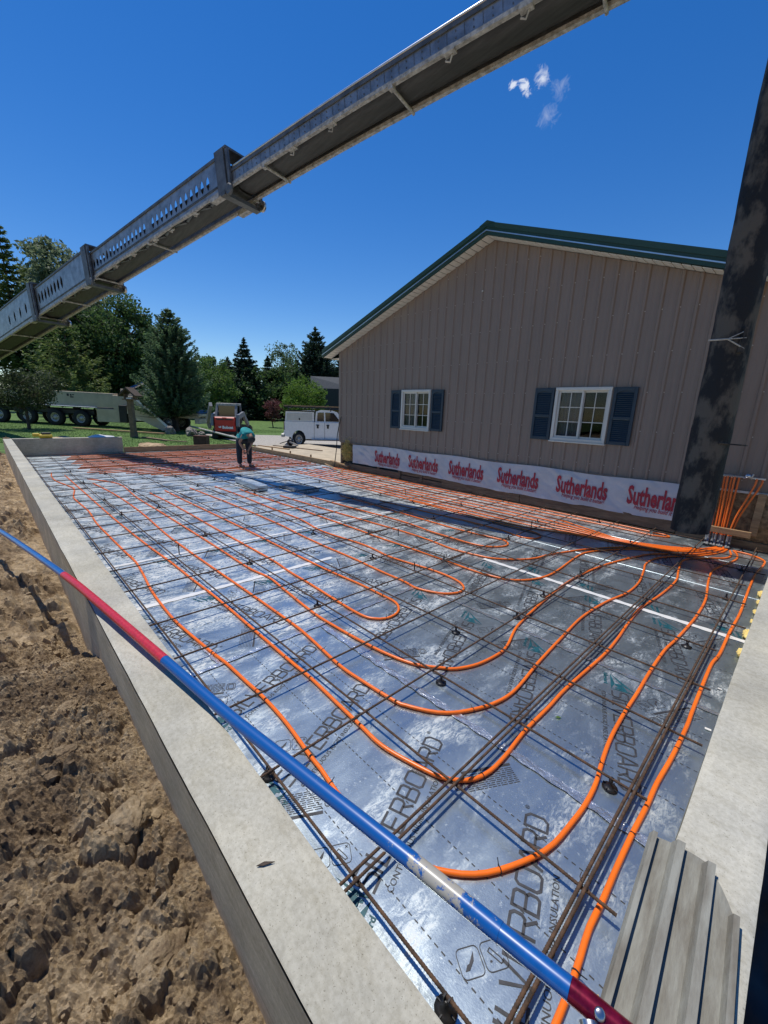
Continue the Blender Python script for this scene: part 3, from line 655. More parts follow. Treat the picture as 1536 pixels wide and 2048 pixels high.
for k, (x, y) in enumerate(CHAIRS):
    il, ic = near_bar(y, LONG_Y), near_bar(x, CROSS_X); key = (il, ic)
    if key in cnt: continue
    cnt[key] = 1
    o = inst('rebar_chair', CHAIR_ME, None, (x, LONG_Y[il] if abs(LONG_Y[il]-y) < .12 else y, 0), (0, 0, k*1.3))
    tag(o, 'black chair under %s lengthwise rebar at %s crosswise rebar from right wall' % (ORD[il], ORD[ic]), 'rebar chair', 'plastic chairs under the rebar')
# short upright pins pushed through the foam
STAKES = [(-4.95, 1.44, 0.131), (-3.88, 4.06, 0.105), (-2.85, 3.27, 0.096), (-5.83, 6.27, 0.098), (-2.82, 5.96, 0.147), (-16.01, 5.18, 0.128), (-15.01, 2.45, 0.107)]
for (x, y, h), lab in zip(STAKES, ['in the pale boards left of the middle', 'between two orange loops in the middle', 'beside the tip of the long orange loop', 'out by the building wall', 'standing in the boom shadow near the hose', 'at the far end near the worker', 'at the far end by the dark concrete wall']):
    b = MB(); b.tube([(0, 0, -.02), (0, 0, h*.5), (0, 0, h)], .0065, 6); tag(b.build('rebar_pin', 'rusty rebar'), 'short upright steel pin ' + lab, 'rebar pin', 'upright steel pins').location = (x, y, 0)

# ------------------------------------------------------------------ orange heating pipes
PIPES = {
 1: [(-12.54, 0.977), (-11.955, 0.921), (-11.231, 0.929), (-10.51, 1.043), (-10.02, 1.089), (-9.168, 0.971), (-8.661, 0.969), (-7.838, 0.994), (-6.971, 0.958), (-6.102, 0.966), (-5.39, 0.977), (-4.961, 0.987), (-4.542, 0.957), (-4.091, 0.912), (-3.666, 0.893), (-3.268, 0.894), (-2.716, 0.939), (-2.504, 0.964), (-2.238, 0.978), (-2.018, 0.99), (-1.752, 0.985), (-1.467, 0.958), (-1.367, 0.953), (-1.218, 0.935), (-1.078, 0.931), (-0.935, 0.933), (-0.812, 0.972), (-0.726, 1.0), (-0.651, 1.051), (-0.582, 1.116), (-0.523, 1.204), (-0.457, 1.346), (-0.424, 1.461), (-0.41, 1.617), (-0.404, 1.75), (-0.413, 1.905), (-0.435, 2.037), (-0.463, 2.254), (-0.477, 2.522), (-0.482, 2.839), (-0.491, 3.142), (-0.492, 3.54), (-0.471, 3.806), (-0.451, 4.175), (-0.442, 4.507), (-0.455, 4.976), (-0.522, 5.557), (-0.551, 6.006), (-0.507, 6.317), (-0.42, 6.789), (-0.439, 7.082), (-0.497, 7.256)],
 2: [(-11.974, 1.171), (-9.467, 1.187), (-7.53, 1.196), (-6.236, 1.218), (-5.389, 1.244), (-4.73, 1.276), (-4.054, 1.292), (-3.539, 1.309), (-2.705, 1.309), (-2.238, 1.307), (-1.988, 1.31), (-1.652, 1.294), (-1.457, 1.285), (-1.269, 1.278), (-1.066, 1.321), (-0.942, 1.361), (-0.875, 1.409), (-0.824, 1.477), (-0.798, 1.573), (-0.796, 1.707), (-0.805, 1.832), (-0.813, 1.971), (-0.81, 2.247), (-0.812, 2.529), (-0.787, 3.095), (-0.795, 3.443), (-0.819, 3.792), (-0.833, 4.223), (-0.786, 4.756), (-0.772, 5.293), (-0.823, 5.669), (-0.875, 6.076), (-0.839, 6.321), (-0.703, 6.522), (-0.533, 6.736), (-0.488, 6.944), (-0.53, 7.214)],
 3: [(-10.579, 1.483), (-9.02, 1.591), (-7.351, 1.61), (-5.889, 1.558), (-5.098, 1.555), (-4.209, 1.568), (-3.422, 1.584), (-2.711, 1.591), (-2.426, 1.58), (-1.992, 1.539), (-1.763, 1.545), (-1.472, 1.572), (-1.398, 1.596), (-1.279, 1.661), (-1.196, 1.731), (-1.125, 1.837), (-1.054, 2.009), (-1.027, 2.215), (-1.06, 2.551), (-1.073, 2.677), (-1.104, 3.103), (-1.132, 3.599), (-1.099, 4.099), (-1.032, 4.495), (-1.034, 4.908), (-1.105, 5.369), (-1.154, 5.644), (-1.124, 5.992), (-0.984, 6.288), (-0.767, 6.592), (-0.609, 6.982), (-0.561, 7.243)],
 4: [(-11.191, 1.487), (-10.842, 1.664), (-10.096, 1.894), (-8.463, 1.838), (-7.173, 1.856), (-6.127, 1.862), (-5.286, 1.867), (-4.579, 1.864), (-3.996, 1.864), (-3.638, 1.904), (-3.276, 1.873), (-2.716, 1.826), (-2.424, 1.83), (-2.121, 1.85), (-1.865, 1.882), (-1.646, 1.943), (-1.484, 2.061), (-1.419, 2.123), (-1.348, 2.287), (-1.318, 2.518), (-1.339, 2.682), (-1.416, 2.928), (-1.46, 3.181), (-1.508, 3.629), (-1.544, 4.152), (-1.54, 4.594), (-1.481, 5.156), (-1.339, 5.762), (-1.225, 6.106), (-1.009, 6.411), (-0.784, 6.696), (-0.643, 7.071), (-0.596, 7.302)],
 5: [(-8.822, 2.14), (-7.472, 2.179), (-5.728, 2.175), (-4.782, 2.179), (-4.051, 2.178), (-3.666, 2.15), (-3.278, 2.143), (-2.712, 2.119), (-2.436, 2.118), (-2.319, 2.153), (-2.242, 2.245), (-2.25, 2.382), (-2.328, 2.48), (-2.442, 2.526), (-2.641, 2.529), (-2.916, 2.527), (-3.292, 2.501), (-3.62, 2.489), (-4.443, 2.485), (-5.272, 2.486), (-6.477, 2.474), (-7.777, 2.445), (-8.927, 2.441)],
 6: [(-8.931, 2.929), (-7.51, 2.98), (-6.34, 3.006), (-5.342, 2.999), (-4.728, 2.961), (-4.086, 2.942), (-3.566, 2.947), (-3.055, 2.929), (-2.686, 2.928), (-2.484, 2.906), (-2.278, 2.986), (-2.182, 3.085), (-2.153, 3.193), (-2.199, 3.305), (-2.36, 3.389), (-2.685, 3.407), (-3.289, 3.332), (-3.823, 3.378), (-4.692, 3.308), (-5.437, 3.409), (-6.406, 3.411), (-7.645, 3.433), (-8.822, 3.411)],
 7: [(-8.219, 3.698), (-6.885, 3.723), (-5.836, 3.762), (-4.986, 3.764), (-4.268, 3.765), (-4.061, 3.754), (-3.318, 3.763), (-3.121, 3.767), (-2.717, 3.77), (-2.472, 3.757), (-2.169, 3.786), (-1.972, 3.866), (-1.834, 4.056), (-1.772, 4.308), (-1.775, 4.6), (-1.803, 4.955), (-1.82, 5.233), (-1.803, 5.484), (-1.669, 5.815), (-1.468, 6.121), (-1.177, 6.391), (-0.848, 6.745), (-0.683, 7.121), (-0.628, 7.332)],
 8: [(-7.211, 4.068), (-5.9, 4.118), (-4.749, 4.184), (-3.986, 4.237), (-3.475, 4.23), (-3.014, 4.182), (-2.657, 4.235), (-2.472, 4.296), (-2.274, 4.475), (-2.14, 4.713), (-2.083, 4.991), (-1.983, 5.303), (-1.856, 5.626), (-1.588, 6.104), (-1.247, 6.436), (-0.913, 6.795), (-0.719, 7.179), (-0.66, 7.362)],
 9: [(-6.795, 4.502), (-5.381, 4.581), (-4.781, 4.624), (-4.226, 4.634), (-3.718, 4.572), (-3.288, 4.567), (-3.002, 4.569), (-2.78, 4.631), (-2.647, 4.801), (-2.639, 4.944), (-2.736, 5.057), (-2.844, 5.066), (-3.146, 5.029), (-3.669, 4.994), (-4.536, 5.015), (-5.622, 5.07), (-6.534, 5.057)],
 10: [(-5.707, 5.409), (-4.572, 5.447), (-3.759, 5.517), (-3.104, 5.513), (-2.72, 5.423), (-2.57, 5.48), (-2.515, 5.63), (-2.603, 5.78), (-2.821, 5.842), (-3.397, 5.848), (-4.349, 5.883), (-5.361, 5.905)],
 11: [(-0.502, 7.25), (-0.32, 7.219), (-0.173, 7.069), (-0.152, 6.84), (-0.187, 6.333), (-0.189, 5.753), (-0.185, 5.409), (-0.177, 4.837), (-0.189, 4.317), (-0.191, 3.829), (-0.209, 3.612), (-0.207, 3.294), (-0.199, 2.882), (-0.194, 2.703), (-0.198, 2.378), (-0.209, 2.132), (-0.208, 1.957), (-0.213, 1.753), (-0.213, 1.562), (-0.21, 1.389), (-0.212, 1.275), (-0.202, 1.17), (-0.193, 1.061), (-0.19, 0.95), (-0.184, 0.857)],
}
PIPE_LABEL = {1: 'outermost orange pipe following the left wall and turning in the front corner', 2: 'second orange pipe from the left wall, bending below the middle', 3: 'third orange pipe from the left wall, swinging round to the manifold', 4: 'fourth orange pipe from the left wall with a wide bend',
 5: 'short orange pipe loop with its rounded end nearest the middle of the floor', 6: 'orange pipe loop ending just right of the middle of the floor', 7: 'orange pipe curving past the white taped joint to the manifold', 8: 'thin looking orange pipe bending just before the boom shadow',
 9: 'orange pipe loop whose end touches the edge of the boom shadow', 10: 'orange pipe loop lying inside the boom shadow', 11: 'orange pipe running straight along the right wall to the camera'}
tie = MB(); n = 10
for j in range(n):
    a0, a1 = 2*math.pi*j/n, 2*math.pi*(j+1)/n
    q = []
    for a in (a0, a1):
        for xx in (-.0022, .0022): q.append((xx, .0135*math.cos(a), .0135*math.sin(a)))
    tie.add(q, [(0, 1, 3, 2)])
tie.box((0, .012, .010), (.005, .005, .004)); tie.bar((0, .012, .011), (.004, .030, .024), .0035, .0015)
TIE_ME = tie.mesh('cable_tie', M('black plastic'))
def lay_pipe(pts, label, group, r=.0112, ties=True, z=.0122, n=8, step=.05):
    pts3 = [(p[0], p[1], z if len(p) < 3 else p[2]) for p in pts]; P = spline(pts3, step)
    b = MB(); b.tube(P, r, n); o = b.build('heating_pipe', M('orange pipe'), fix=False); tag(o, label, 'pipe', group)
    if ties:
        acc = 0.0; nxt = .4
        for i in range(1, len(P)):
            acc += np.linalg.norm(P[i]-P[i-1])
            if acc > nxt and P[i][0] > -6.5:
                d = P[i]-P[i-1]; inst('cable_tie', TIE_ME, o, tuple(P[i]), (RED.uniform(-.6, .6), 0, math.atan2(d[1], d[0]))); nxt = acc + RED.uniform(.45, .85)
    return o
for k, pts in PIPES.items():
    pts = list(pts)
    lay_pipe(pts, PIPE_LABEL[k], 'orange floor heating pipes', step=.04)
# runs that lie beyond the boom shadow, along the building
for i, y in enumerate([5.98, 6.15, 6.34, 6.53, 6.73, 6.95, 7.20, 7.42]):
    xe = -10.2 + .25*(i % 3); pts = [(xe, y), (-8, y + .03), (-6, y - .02), (-4.2, y + .01), (-3, y + .0)]
    if i < 6: pts += [(-2.3, y*.55+6.25*.45+.1), (-1.7, 6.30 + .045*i), (-1.2, 6.45 + .045*i), (-.9 + .01*i, 6.75 + .04*i), (-.70 + .02*i, 7.2), (-.66 + .02*i, 7.36)]
    else: pts += [(-2.0, y), (-1.45 - .1*(i % 2), y - .02)]
    lay_pipe(pts, '%s orange pipe from the building among the runs beyond the boom shadow' % ORD[7-i], 'orange pipes along the building', ties=False, n=6, step=.1)
lay_pipe([(-1.45, 7.18), (-1.30, 7.24), (-1.26, 7.31), (-1.33, 7.38), (-1.5, 7.37)], 'small orange pipe bend near the foot of the black hose', 'orange pipes along the building', ties=False, n=6)
# far end: pipes laid crosswise, close together
nn_ = 0
for i, x in enumerate(np.arange(-16.25, -10.4, .27)):
    y0 = 1.55 + .25*((i*3) % 4)*.3 + max(0, (x + 12.2))*1.05; y1 = 7.42
    if y0 > 5.6: break
    lay_pipe([(x, y0), (x + .02, (y0+y1)/2), (x + .004, y1)], '%s crosswise orange pipe from the far end of the floor' % (ORD[i] if i < len(ORD) else 'last-laid %s' % ORD[i-27]), 'crosswise orange pipes at the far end', ties=False, n=6, step=1.2, r=.0118); nn_ += 1
for i, y in enumerate([5.2, 5.5, 5.8, 6.1, 6.4]): pass

# wooden edge forms where the slab has no wall
def plank(name, label, a, b, w, h, m='raw lumber', group=None, up=(0, 0, 1)):
    a, b = V3(*a), V3(*b); d = b-a; L = np.linalg.norm(d); o = MB().box((0, 0, 0), (L, w, h), bev=.004).build(name, m); o.location = (a+b)/2
    o.rotation_euler = Vector(d).to_track_quat('X', 'Z').to_euler(); return tag(o, label, 'lumber', group)
plank('form_board', 'wooden form board along the far edge of the floor', (-16.61, 3.36, .09), (-16.61, 7.70, .09), .038, .20)
plank('form_board', 'long wooden form board between the floor and the concrete apron', (-16.59, 7.69, .06), (-9.95, 7.66, .06), .04, .17)
plank('form_board', 'short board lying on the apron edge behind the form', (-12.4, 7.80, .10), (-10.1, 7.74, .085), .09, .04, 'raw lumber')
for i, x in enumerate((-15.6, -14.2, -12.9, -11.6)):
    o = MB().box((0, 0, 0), (.04, .04, .34)).build('form_stake', 'raw lumber'); o.location = (x, 7.735, .05); tag(o, '%s wooden stake behind the apron form board from the far end' % ORD[i], 'stake', 'form stakes')
# yellow foam along the right wall
for i, (x, y, r) in enumerate([(-.085, 5.55, .05), (-.083, 4.35, .055), (-.085, 3.95, .038), (-.083, 4.95, .028), (-.085, 5.25, .03), (-.082, 4.68, .025)]):
    o = rock_mesh(60+i, r, (.55, 1.9, .5), sub=3).build('foam_bead', M('yellow foam')); o.location = (x, y, .03); tag(o, '%s blob of yellow spray foam at the right wall, counted from the camera' % ORD[[5, 1, 0, 3, 4, 2][i]], 'foam', 'yellow foam blobs')
o = rock_mesh(70, .02, (1.1, .85, .35), sub=3).build('foam_scrap', M('yellow foam')); o.location = (-.128, 1.10, .008); tag(o, 'crumpled yellow foam scrap on the foil in the front corner', 'foam scrap')
for i, (x, y, a, l_, lab) in enumerate([(-.12, 1.80, .3, .03, 'near the float'), (-.135, .93, .9, .035, 'in the front corner by the red pole'), (-.105, 2.78, .2, .03, 'beside the right wall'), (-.12, 3.30, .1, .022, 'by the rightmost pipe')]):
    b = MB(); b.box((0, 0, .003), (l_, l_*.5, .004)); o = b.build('paper_scrap', 'white tape'); o.location = (x, y, .004); o.rotation_euler = (.1, .05, a); tag(o, 'small white scrap lying on the foil ' + lab, 'paper scrap', 'white scraps')
lf = MB(); lf.add([(-.02, 0, .004), (0, .009, .007), (.022, 0, .004), (0, -.009, .007), (0, 0, .004)], [(0, 1, 4), (1, 2, 4), (2, 3, 4), (3, 0, 4)]); o = lf.build('fallen_leaf', 'bush leaf'); o.location = (-.735, 2.21, .002); o.rotation_euler = (0, 0, .8); tag(o, 'single green leaf fallen on the foil between two pipes', 'leaf')
# wrapped foam strip left on the floor
b = MB(); b.box((0, 0, .06), (1.30, .22, .12), bev=.012); o = b.build('foam_strip', FOIL); o.location = (-8.45, 4.05, .01); o.rotation_euler = (0, 0, -.06); tag(o, 'foil-faced foam strip lying on the floor at the edge of the boom shadow', 'foam strip')
t = thing('cut_board', 'thin grey board scrap leaning in the boom shadow behind the foam strip', 'board'); MB().box((-7.6, 4.75, .03), (.9, .35, .05), .2, .004).build('panel', 'dusty flange', t)
b = MB(); b.prism([(-.045, -.006), (-.01, -.011), (.05, .0), (-.005, .009)], 0, .006, 'z'); o = b.build('wood_chip', 'bark'); o.scale = (.5, .5, .5); o.location = (-.80, .375, WALL_Z+.004); o.rotation_euler = (0, 0, 1.0); tag(o, 'dark wood chip lying on top of the left wall', 'wood chip')
# ================================================================== METAL-SIDED BUILDING ON THE RIGHT
BY = 7.60; BX0, BX1, BZ0 = -9.82, -.26, .79
RIDGE_X, RIDGE_Z, EAVE_Z = -5.04, 4.985, 3.31
SLOPE = (RIDGE_Z-EAVE_Z)/(RIDGE_X-BX0)
def gable_z(x): return RIDGE_Z - SLOPE*abs(x-RIDGE_X)
bld = thing('metal_building', 'taupe metal-sided building with green roof trim and two shuttered windows', 'building', (RIDGE_X, BY, 0))
wins = [(-7.31, -6.375, 1.31, 2.243), (-3.43, -2.482, 1.31, 2.243)]
# ribbed siding, one sheet per 36 inches; sheets are cut round the windows
PITCH = .2286
def rib_profile(x0, x1):
    pts = []; k0 = math.floor((x0-BX0)/PITCH)-1
    k = k0
    while BX0 + k*PITCH < x1 + PITCH:
        c = BX0 + k*PITCH + .03
        for dx, dy in ((-.034, 0), (-.016, -.024), (.014, -.024), (.032, 0), (.085, 0), (.092, -.003), (.104, -.003), (.111, 0), (.148, 0), (.155, -.003), (.167, -.003), (.174, 0)): pts.append((c+dx, dy))
        k += 1
    pts = sorted(p for p in pts if x0 < p[0] < x1)
    def at(x):
        # height of the rib section at x
        ph = (x-BX0-.03 + .5*PITCH) % PITCH - .5*PITCH; a = abs(ph); return -.024 if a < .014 else (-.024*(.033-a)/.018 if a < .033 else 0)
    return [(x0, at(x0))] + pts + [(x1, at(x1))]
x = BX0; pn = 0
while x < BX1 - .01:
    xe = min(x + 4*PITCH, BX1); mb = MB()
    segs = [(x, xe, None)]
    prof = rib_profile(x + (.001 if pn else 0), xe)
    cuts = [w for w in wins if w[0] < xe and w[1] > x]
    xs = [p[0] for p in prof]
    for w in cuts:
        for e in (w[0], w[1]):
            if x < e < xe:
                prof += [(e-1e-4, np.interp(e, xs, [p[1] for p in prof[:len(xs)]])), (e+1e-4, np.interp(e, xs, [p[1] for p in prof[:len(xs)]]))]
    prof.sort()
    for (xa, ya), (xb, yb) in zip(prof, prof[1:]):
        if xb - xa < 1e-6: continue
        w = next((w for w in cuts if xa >= w[0]-1e-5 and xb <= w[1]+1e-5), None)
        for za, zb in ([(BZ0, None)] if w is None else [(BZ0, w[2]), (w[3], None)]):
            ta, tb = (gable_z(xa), gable_z(xb)) if zb is None else (zb, zb)
            mb.add([(xa, BY+ya, za), (xb, BY+yb, za), (xb, BY+yb, tb), (xa, BY+ya, ta)], [(0, 1, 2, 3)])
    mb.build('siding_panel', 'taupe siding', bld, True); x = xe; pn += 1
# screw heads along the ribs
sc = MB(); 
for zz in (.95, 1.55, 2.15, 2.75, 3.35, 3.95, 4.5):
    k = 0
    while BX0 + k*PITCH < BX1:
        xx = BX0 + k*PITCH + .058
        if zz < gable_z(xx)-.08 and not any(w[0]-.4 < xx < w[1]+.4 and w[2]-.05 < zz < w[3]+.05 for w in wins): sc.box((xx, BY-.006, zz), (.012, .010, .012))
        k += 1
tag(sc.build('screw_heads', 'cream soffit', bld, True), kind='stuff')
# body behind the siding (dark interior shell with side walls)
sh = MB(); DEPTH = 12.0
sh.prism([(BX0+.02, .0), (BX1-.02, .0), (BX1-.02, gable_z(BX1)-.02), (RIDGE_X, RIDGE_Z-.03), (BX0+.02, gable_z(BX0)-.02)], BY+DEPTH-.1, BY+DEPTH, 'y')
sh.box((BX0+.04, BY+.02+DEPTH/2, (EAVE_Z)/2), (.06, DEPTH-.1, EAVE_Z-.05)); sh.box((BX1-.04, BY+.02+DEPTH/2, EAVE_Z/2), (.06, DEPTH-.1, EAVE_Z-.05)); sh.build('side_wall', 'taupe siding', bld, True)
inn = MB()
zs = [BZ0, 1.31, 2.243]; xsx = [BX0+.08, wins[0][0], wins[0][1], wins[1][0], wins[1][1], BX1-.08]
for i in range(5):
    a, b_ = xsx[i], xsx[i+1]
    if i in (1, 3): inn.box(((a+b_)/2, BY+.10, (0.1+1.31)/2), (b_-a, .10, 1.21)); inn.box(((a+b_)/2, BY+.10, 2.75), (b_-a, .10, 1.0))
    else: inn.box(((a+b_)/2, BY+.10, 1.7), (b_-a, .10, 3.1))
inn.box((RIDGE_X, BY+2.6, .15), (9.3, 4.9, .1)); inn.box((RIDGE_X, BY+5, 1.9), (9.3, .1, 3.5)); inn.box((RIDGE_X, BY+2.6, 3.2), (9.3, 4.9, .08)); inn.build('inner_wall', 'dark frame', bld, True)
# corner trim
for xx in (BX0-.006, BX1+.006): MB().box((xx, BY-.012, (BZ0+gable_z(xx))/2-.01), (.09, .045, gable_z(xx)-BZ0-.04), bev=.004).build('corner_trim', 'taupe siding', bld, True)
MB().box(((BX0+BX1)/2, BY-.012, BZ0-.004), (BX1-BX0, .05, .014)).build('base_trim', 'taupe siding', bld, True)
# roof: two slopes, soffit boards under the rake overhang, green rake trim
OV = .26; EO = .50
for sgn, nm in ((-1, 'left'), (1, 'right')):
    ex = BX0-EO if sgn < 0 else BX1+EO; ez = gable_z(ex)
    r = MB(); t_ = .05
    r.prism([(RIDGE_X, RIDGE_Z+.20), (ex, ez+.20), (ex, ez+.20-t_), (RIDGE_X, RIDGE_Z+.20-t_)], BY-OV, BY+DEPTH+.3, 'y'); r.build('roof_slope', 'green trim', bld, True)
    f = MB(); f.prism([(RIDGE_X, RIDGE_Z+.215), (ex-.02*sgn*-1, ez+.215), (ex-.02*sgn*-1, ez+.02), (RIDGE_X, RIDGE_Z+.02)], BY-OV-.03, BY-OV-.002, 'y'); f.build('rake_trim', 'green trim', bld, True)
    f = MB(); f.prism([(RIDGE_X, RIDGE_Z+.235), (ex, ez+.235), (ex, ez+.15), (RIDGE_X, RIDGE_Z+.15)], BY-OV-.045, BY-OV-.031, 'y'); f.build('rake_edge', 'green trim', bld, True)
    f = MB(); f.prism([(RIDGE_X, RIDGE_Z+.098), (ex, ez+.098), (ex, ez+.080), (RIDGE_X, RIDGE_Z+.080)], BY-OV-.050, BY-OV-.029, 'y'); f.build('rake_bead', 'steel', bld, True)
    # soffit in short boards
    n = int(abs(ex-RIDGE_X)/.125); bm_ = MB().box((0, 0, 0), (.120, OV+.01, .010), bev=.002).mesh('soffit_board', M('cream soffit'))
    for i in range(n):
        xx = RIDGE_X + sgn*(i+.5)*.125
        o = inst('soffit_board', bm_, bld, (0, 0, 0)); o.matrix_parent_inverse = parent_matrix(bld).inverted(); o.location = (xx, BY-OV/2+.003, gable_z(xx)+.012); o.rotation_euler = (0, math.atan(SLOPE)*sgn, 0)
    eb = MB(); eb.box((ex - sgn*-1*.0, BY+DEPTH/2, ez+.10), (.03, DEPTH+.5, .20)); eb.build('eave_fascia', 'green trim', bld, True)
    es = MB(); es.box(((ex + (BX0 if sgn < 0 else BX1))/2, BY+DEPTH/2, ez+.012), (EO-.02, DEPTH, .012)); es.build('eave_soffit', 'cream soffit', bld, True)
MB().prism([(RIDGE_X-.16, RIDGE_Z+.185), (RIDGE_X, RIDGE_Z+.252), (RIDGE_X+.16, RIDGE_Z+.185)], BY-OV-.05, BY+DEPTH+.3, 'y').build('ridge_cap', 'green trim', bld, True)
# windows: sliding sashes with 2 x 3 grids
def window(x0, x1, z0, z1):
    W = thing('window', None, None); W.parent = bld; W.matrix_parent_inverse = parent_matrix(bld).inverted(); del_keys = [k for k in W.keys()]
    fr = MB(); t_ = .055
    for c, d in ((((x0+x1)/2, BY-.015, z0+t_/2), (x1-x0, .10, t_)), (((x0+x1)/2, BY-.015, z1-t_/2), (x1-x0, .10, t_)), ((x0+t_/2, BY-.015, (z0+z1)/2), (t_, .10, z1-z0-2*t_)), ((x1-t_/2, BY-.015, (z0+z1)/2), (t_, .10, z1-z0-2*t_))): fr.box(c, d, bev=.006)
    fr.build('frame', 'white vinyl', W, True)
    MB().box(((x0+x1)/2, BY-.03, z0-.012), (x1-x0+.03, .11, .025), bev=.004).build('sill', 'white vinyl', W, True)
    xm = (x0+x1)/2
    for i, (a, b_) in enumerate(((x0+t_, xm+.02), (xm-.005, x1-t_))):
        yy = BY - (.020 if i == 0 else -.012); s = MB(); w = .034
        za, zb = z0+t_, z1-t_
        for c, d in ((((a+b_)/2, yy, za+w/2), (b_-a, .028, w)), (((a+b_)/2, yy, zb-w/2), (b_-a, .028, w)), ((a+w/2, yy, (za+zb)/2), (w, .028, zb-za-2*w)), ((b_-w/2, yy, (za+zb)/2), (w, .028, zb-za-2*w))): s.box(c, d)
        s.build('sash', 'white vinyl', W, True)
        g = MB(); gw = .013
        g.box(((a+b_)/2, yy+.002, (za+zb)/2), (gw, .010, zb-za-2*w))
        for k in (1, 2): 
            for h_ in (-1, 1): g.box(((a+b_)/2 + h_*(b_-a-2*w+gw)/4, yy+.002, za+w+(zb-za-2*w)*k/3), ((b_-a-2*w-gw)/2, .010, gw))
        g.build('grid_bars', 'white vinyl', W, True)
        p = MB(); p.box(((a+b_)/2, yy+.010, (za+zb)/2), (b_-a-2*w+.01, .004, zb-za-2*w+.01)); p.build('pane', 'window glass', W, True)
for w in wins:
    window(*w)
    cu_ = grid_object('curtain', w[0]+.03, (w[0]+w[1])/2-.02, w[2]+.03, w[3]-.03, 40, 4, lambda X, Y: X*0, M('curtain')); co = np.empty(len(cu_.data.vertices)*3); cu_.data.vertices.foreach_get('co', co); co = co.reshape(-1, 3); co = np.stack([co[:, 0], BY+.06+.008*np.sin(co[:, 0]*70), co[:, 1]], -1); cu_.data.vertices.foreach_set('co', co.reshape(-1)); cu_.data.update(); cu_.parent = bld; cu_.matrix_parent_inverse = parent_matrix(bld).inverted()
def shutter(x0, x1, z0, z1):
    S = MB(); yy = BY-.035; w = .05; zm = z0 + (z1-z0)*.47
    S.box(((x0+x1)/2, yy+.012, (z0+z1)/2), (x1-x0-.01, .012, z1-z0-.01))
    for c, d in (((x0+w/2, yy, (z0+z1)/2), (w, .034, z1-z0)), ((x1-w/2, yy, (z0+z1)/2), (w, .034, z1-z0)), (((x0+x1)/2, yy, z0+w*.6), (x1-x0-2*w, .034, w*1.2)), (((x0+x1)/2, yy, zm), (x1-x0-2*w, .034, w)), (((x0+x1)/2, yy, z1-w*.5), (x1-x0-2*w, .034, w))): S.box(c, d, bev=.004)
    arch = []; n = 8; xa, xb = x0+w, x1-w
    for i in range(n+1): u = i/n; arch.append((xa+(xb-xa)*u, z1-w-.045 + .045*math.sin(math.pi*u)))
    S.prism([(xa, z1-w+.004)] + arch + [(xb, z1-w+.004)], yy-.015, yy+.012, 'y')
    o = S.build('shutter', 'navy shutter', bld, True)
    lv = MB()
    for za, zb in ((z0+w*1.2, zm-w/2), (zm+w/2, z1-w-.03)):
        k = int((zb-za)/.030)
        for i in range(k):
            zc = za + (i+.5)*(zb-za)/k; a = V3(0, 0, 0)
            lv.add([(xa, yy-.010, zc-.012), (xb, yy-.010, zc-.012), (xb, yy+.008, zc+.012), (xa, yy+.008, zc+.012), (xa, yy-.006, zc-.014), (xb, yy-.006, zc-.014)], [(0, 1, 2, 3), (0, 4, 5, 1)])
    lv.build('louvres', 'navy shutter', o, False, False).matrix_parent_inverse = parent_matrix(o).inverted()
for a, b_ in ((-7.675, -7.335), (-6.350, -6.000), (-3.825, -3.455), (-2.460, -2.105)): shutter(a, b_, 1.305, 2.235)
MB().box((-5.2, BY-.028, 4.12), (.03, .03, .03), bev=.008).build('wall_fitting', 'white vinyl', bld, True)

# ------------------------------------------------------------------ exposed base below the siding
base = thing('base_framing', 'exposed wooden base framing below the metal siding', 'framing', (RIDGE_X, BY, 0))
MB().box((-5.3, BY+.01, .52), (8.9, .03, .50)).build('backing_sheet', 'osb', base, True)
for i, (x0, x1, z0, z1, yy) in enumerate([(-9.62, -7.25, .03, .19, 7.575), (-7.24, -5.9, .02, .13, 7.60), (-5.89, -3.9, .03, .21, 7.575), (-3.89, -1.25, .03, .22, 7.572), (-7.24, -5.9, .15, .27, 7.605), (-1.24, -.10, .0, .115, 7.56)]):
    MB().box(((x0+x1)/2, yy, (z0+z1)/2), (x1-x0, .04, z1-z0), bev=.004).build('skirt_board', 'treated lumber', base, True)
for xx in (-9.72, -8.1, -7.3, -6.55, -5.85, -1.30): MB().box((xx, BY-.005, .42), (.09, .06, .74), bev=.004).build('stud', 'treated lumber', base, True)
MB().box((-5.0, BY-.055, -.03), (9.6, .06, .05)).build('sill_strip', 'treated lumber', base, True)
MB().box((-.68, BY-.012, .45), (1.16, .02, .66)).build('osb_sheet', 'osb', base, True)
MB().box((-.36, BY-.045, .50), (.09, .045, .60), bev=.003).build('upright_board', 'raw lumber', base, True)
MB().box((-.20, BY-.03, .47), (.24, .02, .30), bev=.003).build('offcut_panel', 'osb', base, True)
MB().box((-.645, BY-.245, .245), (.56, .04, .085), bev=.004).build('cleat', 'raw lumber', base, True)
MB().box((-.60, BY-.024, .795), (.78, .03, .03)).build('drip_strip', 'white vinyl', base, True)
# loose yellow insulation at the corner
pos = V3(-9.42, BY-.04, .56) + RNG.normal(size=(2600, 3))*np.array([.085, .045, .12]); wool = cards(pos, .012, 'insulation wool', 'insulation_tuft', elong=5); tag(wool, 'tuft of yellow fibre insulation sticking out at the building corner', 'insulation')

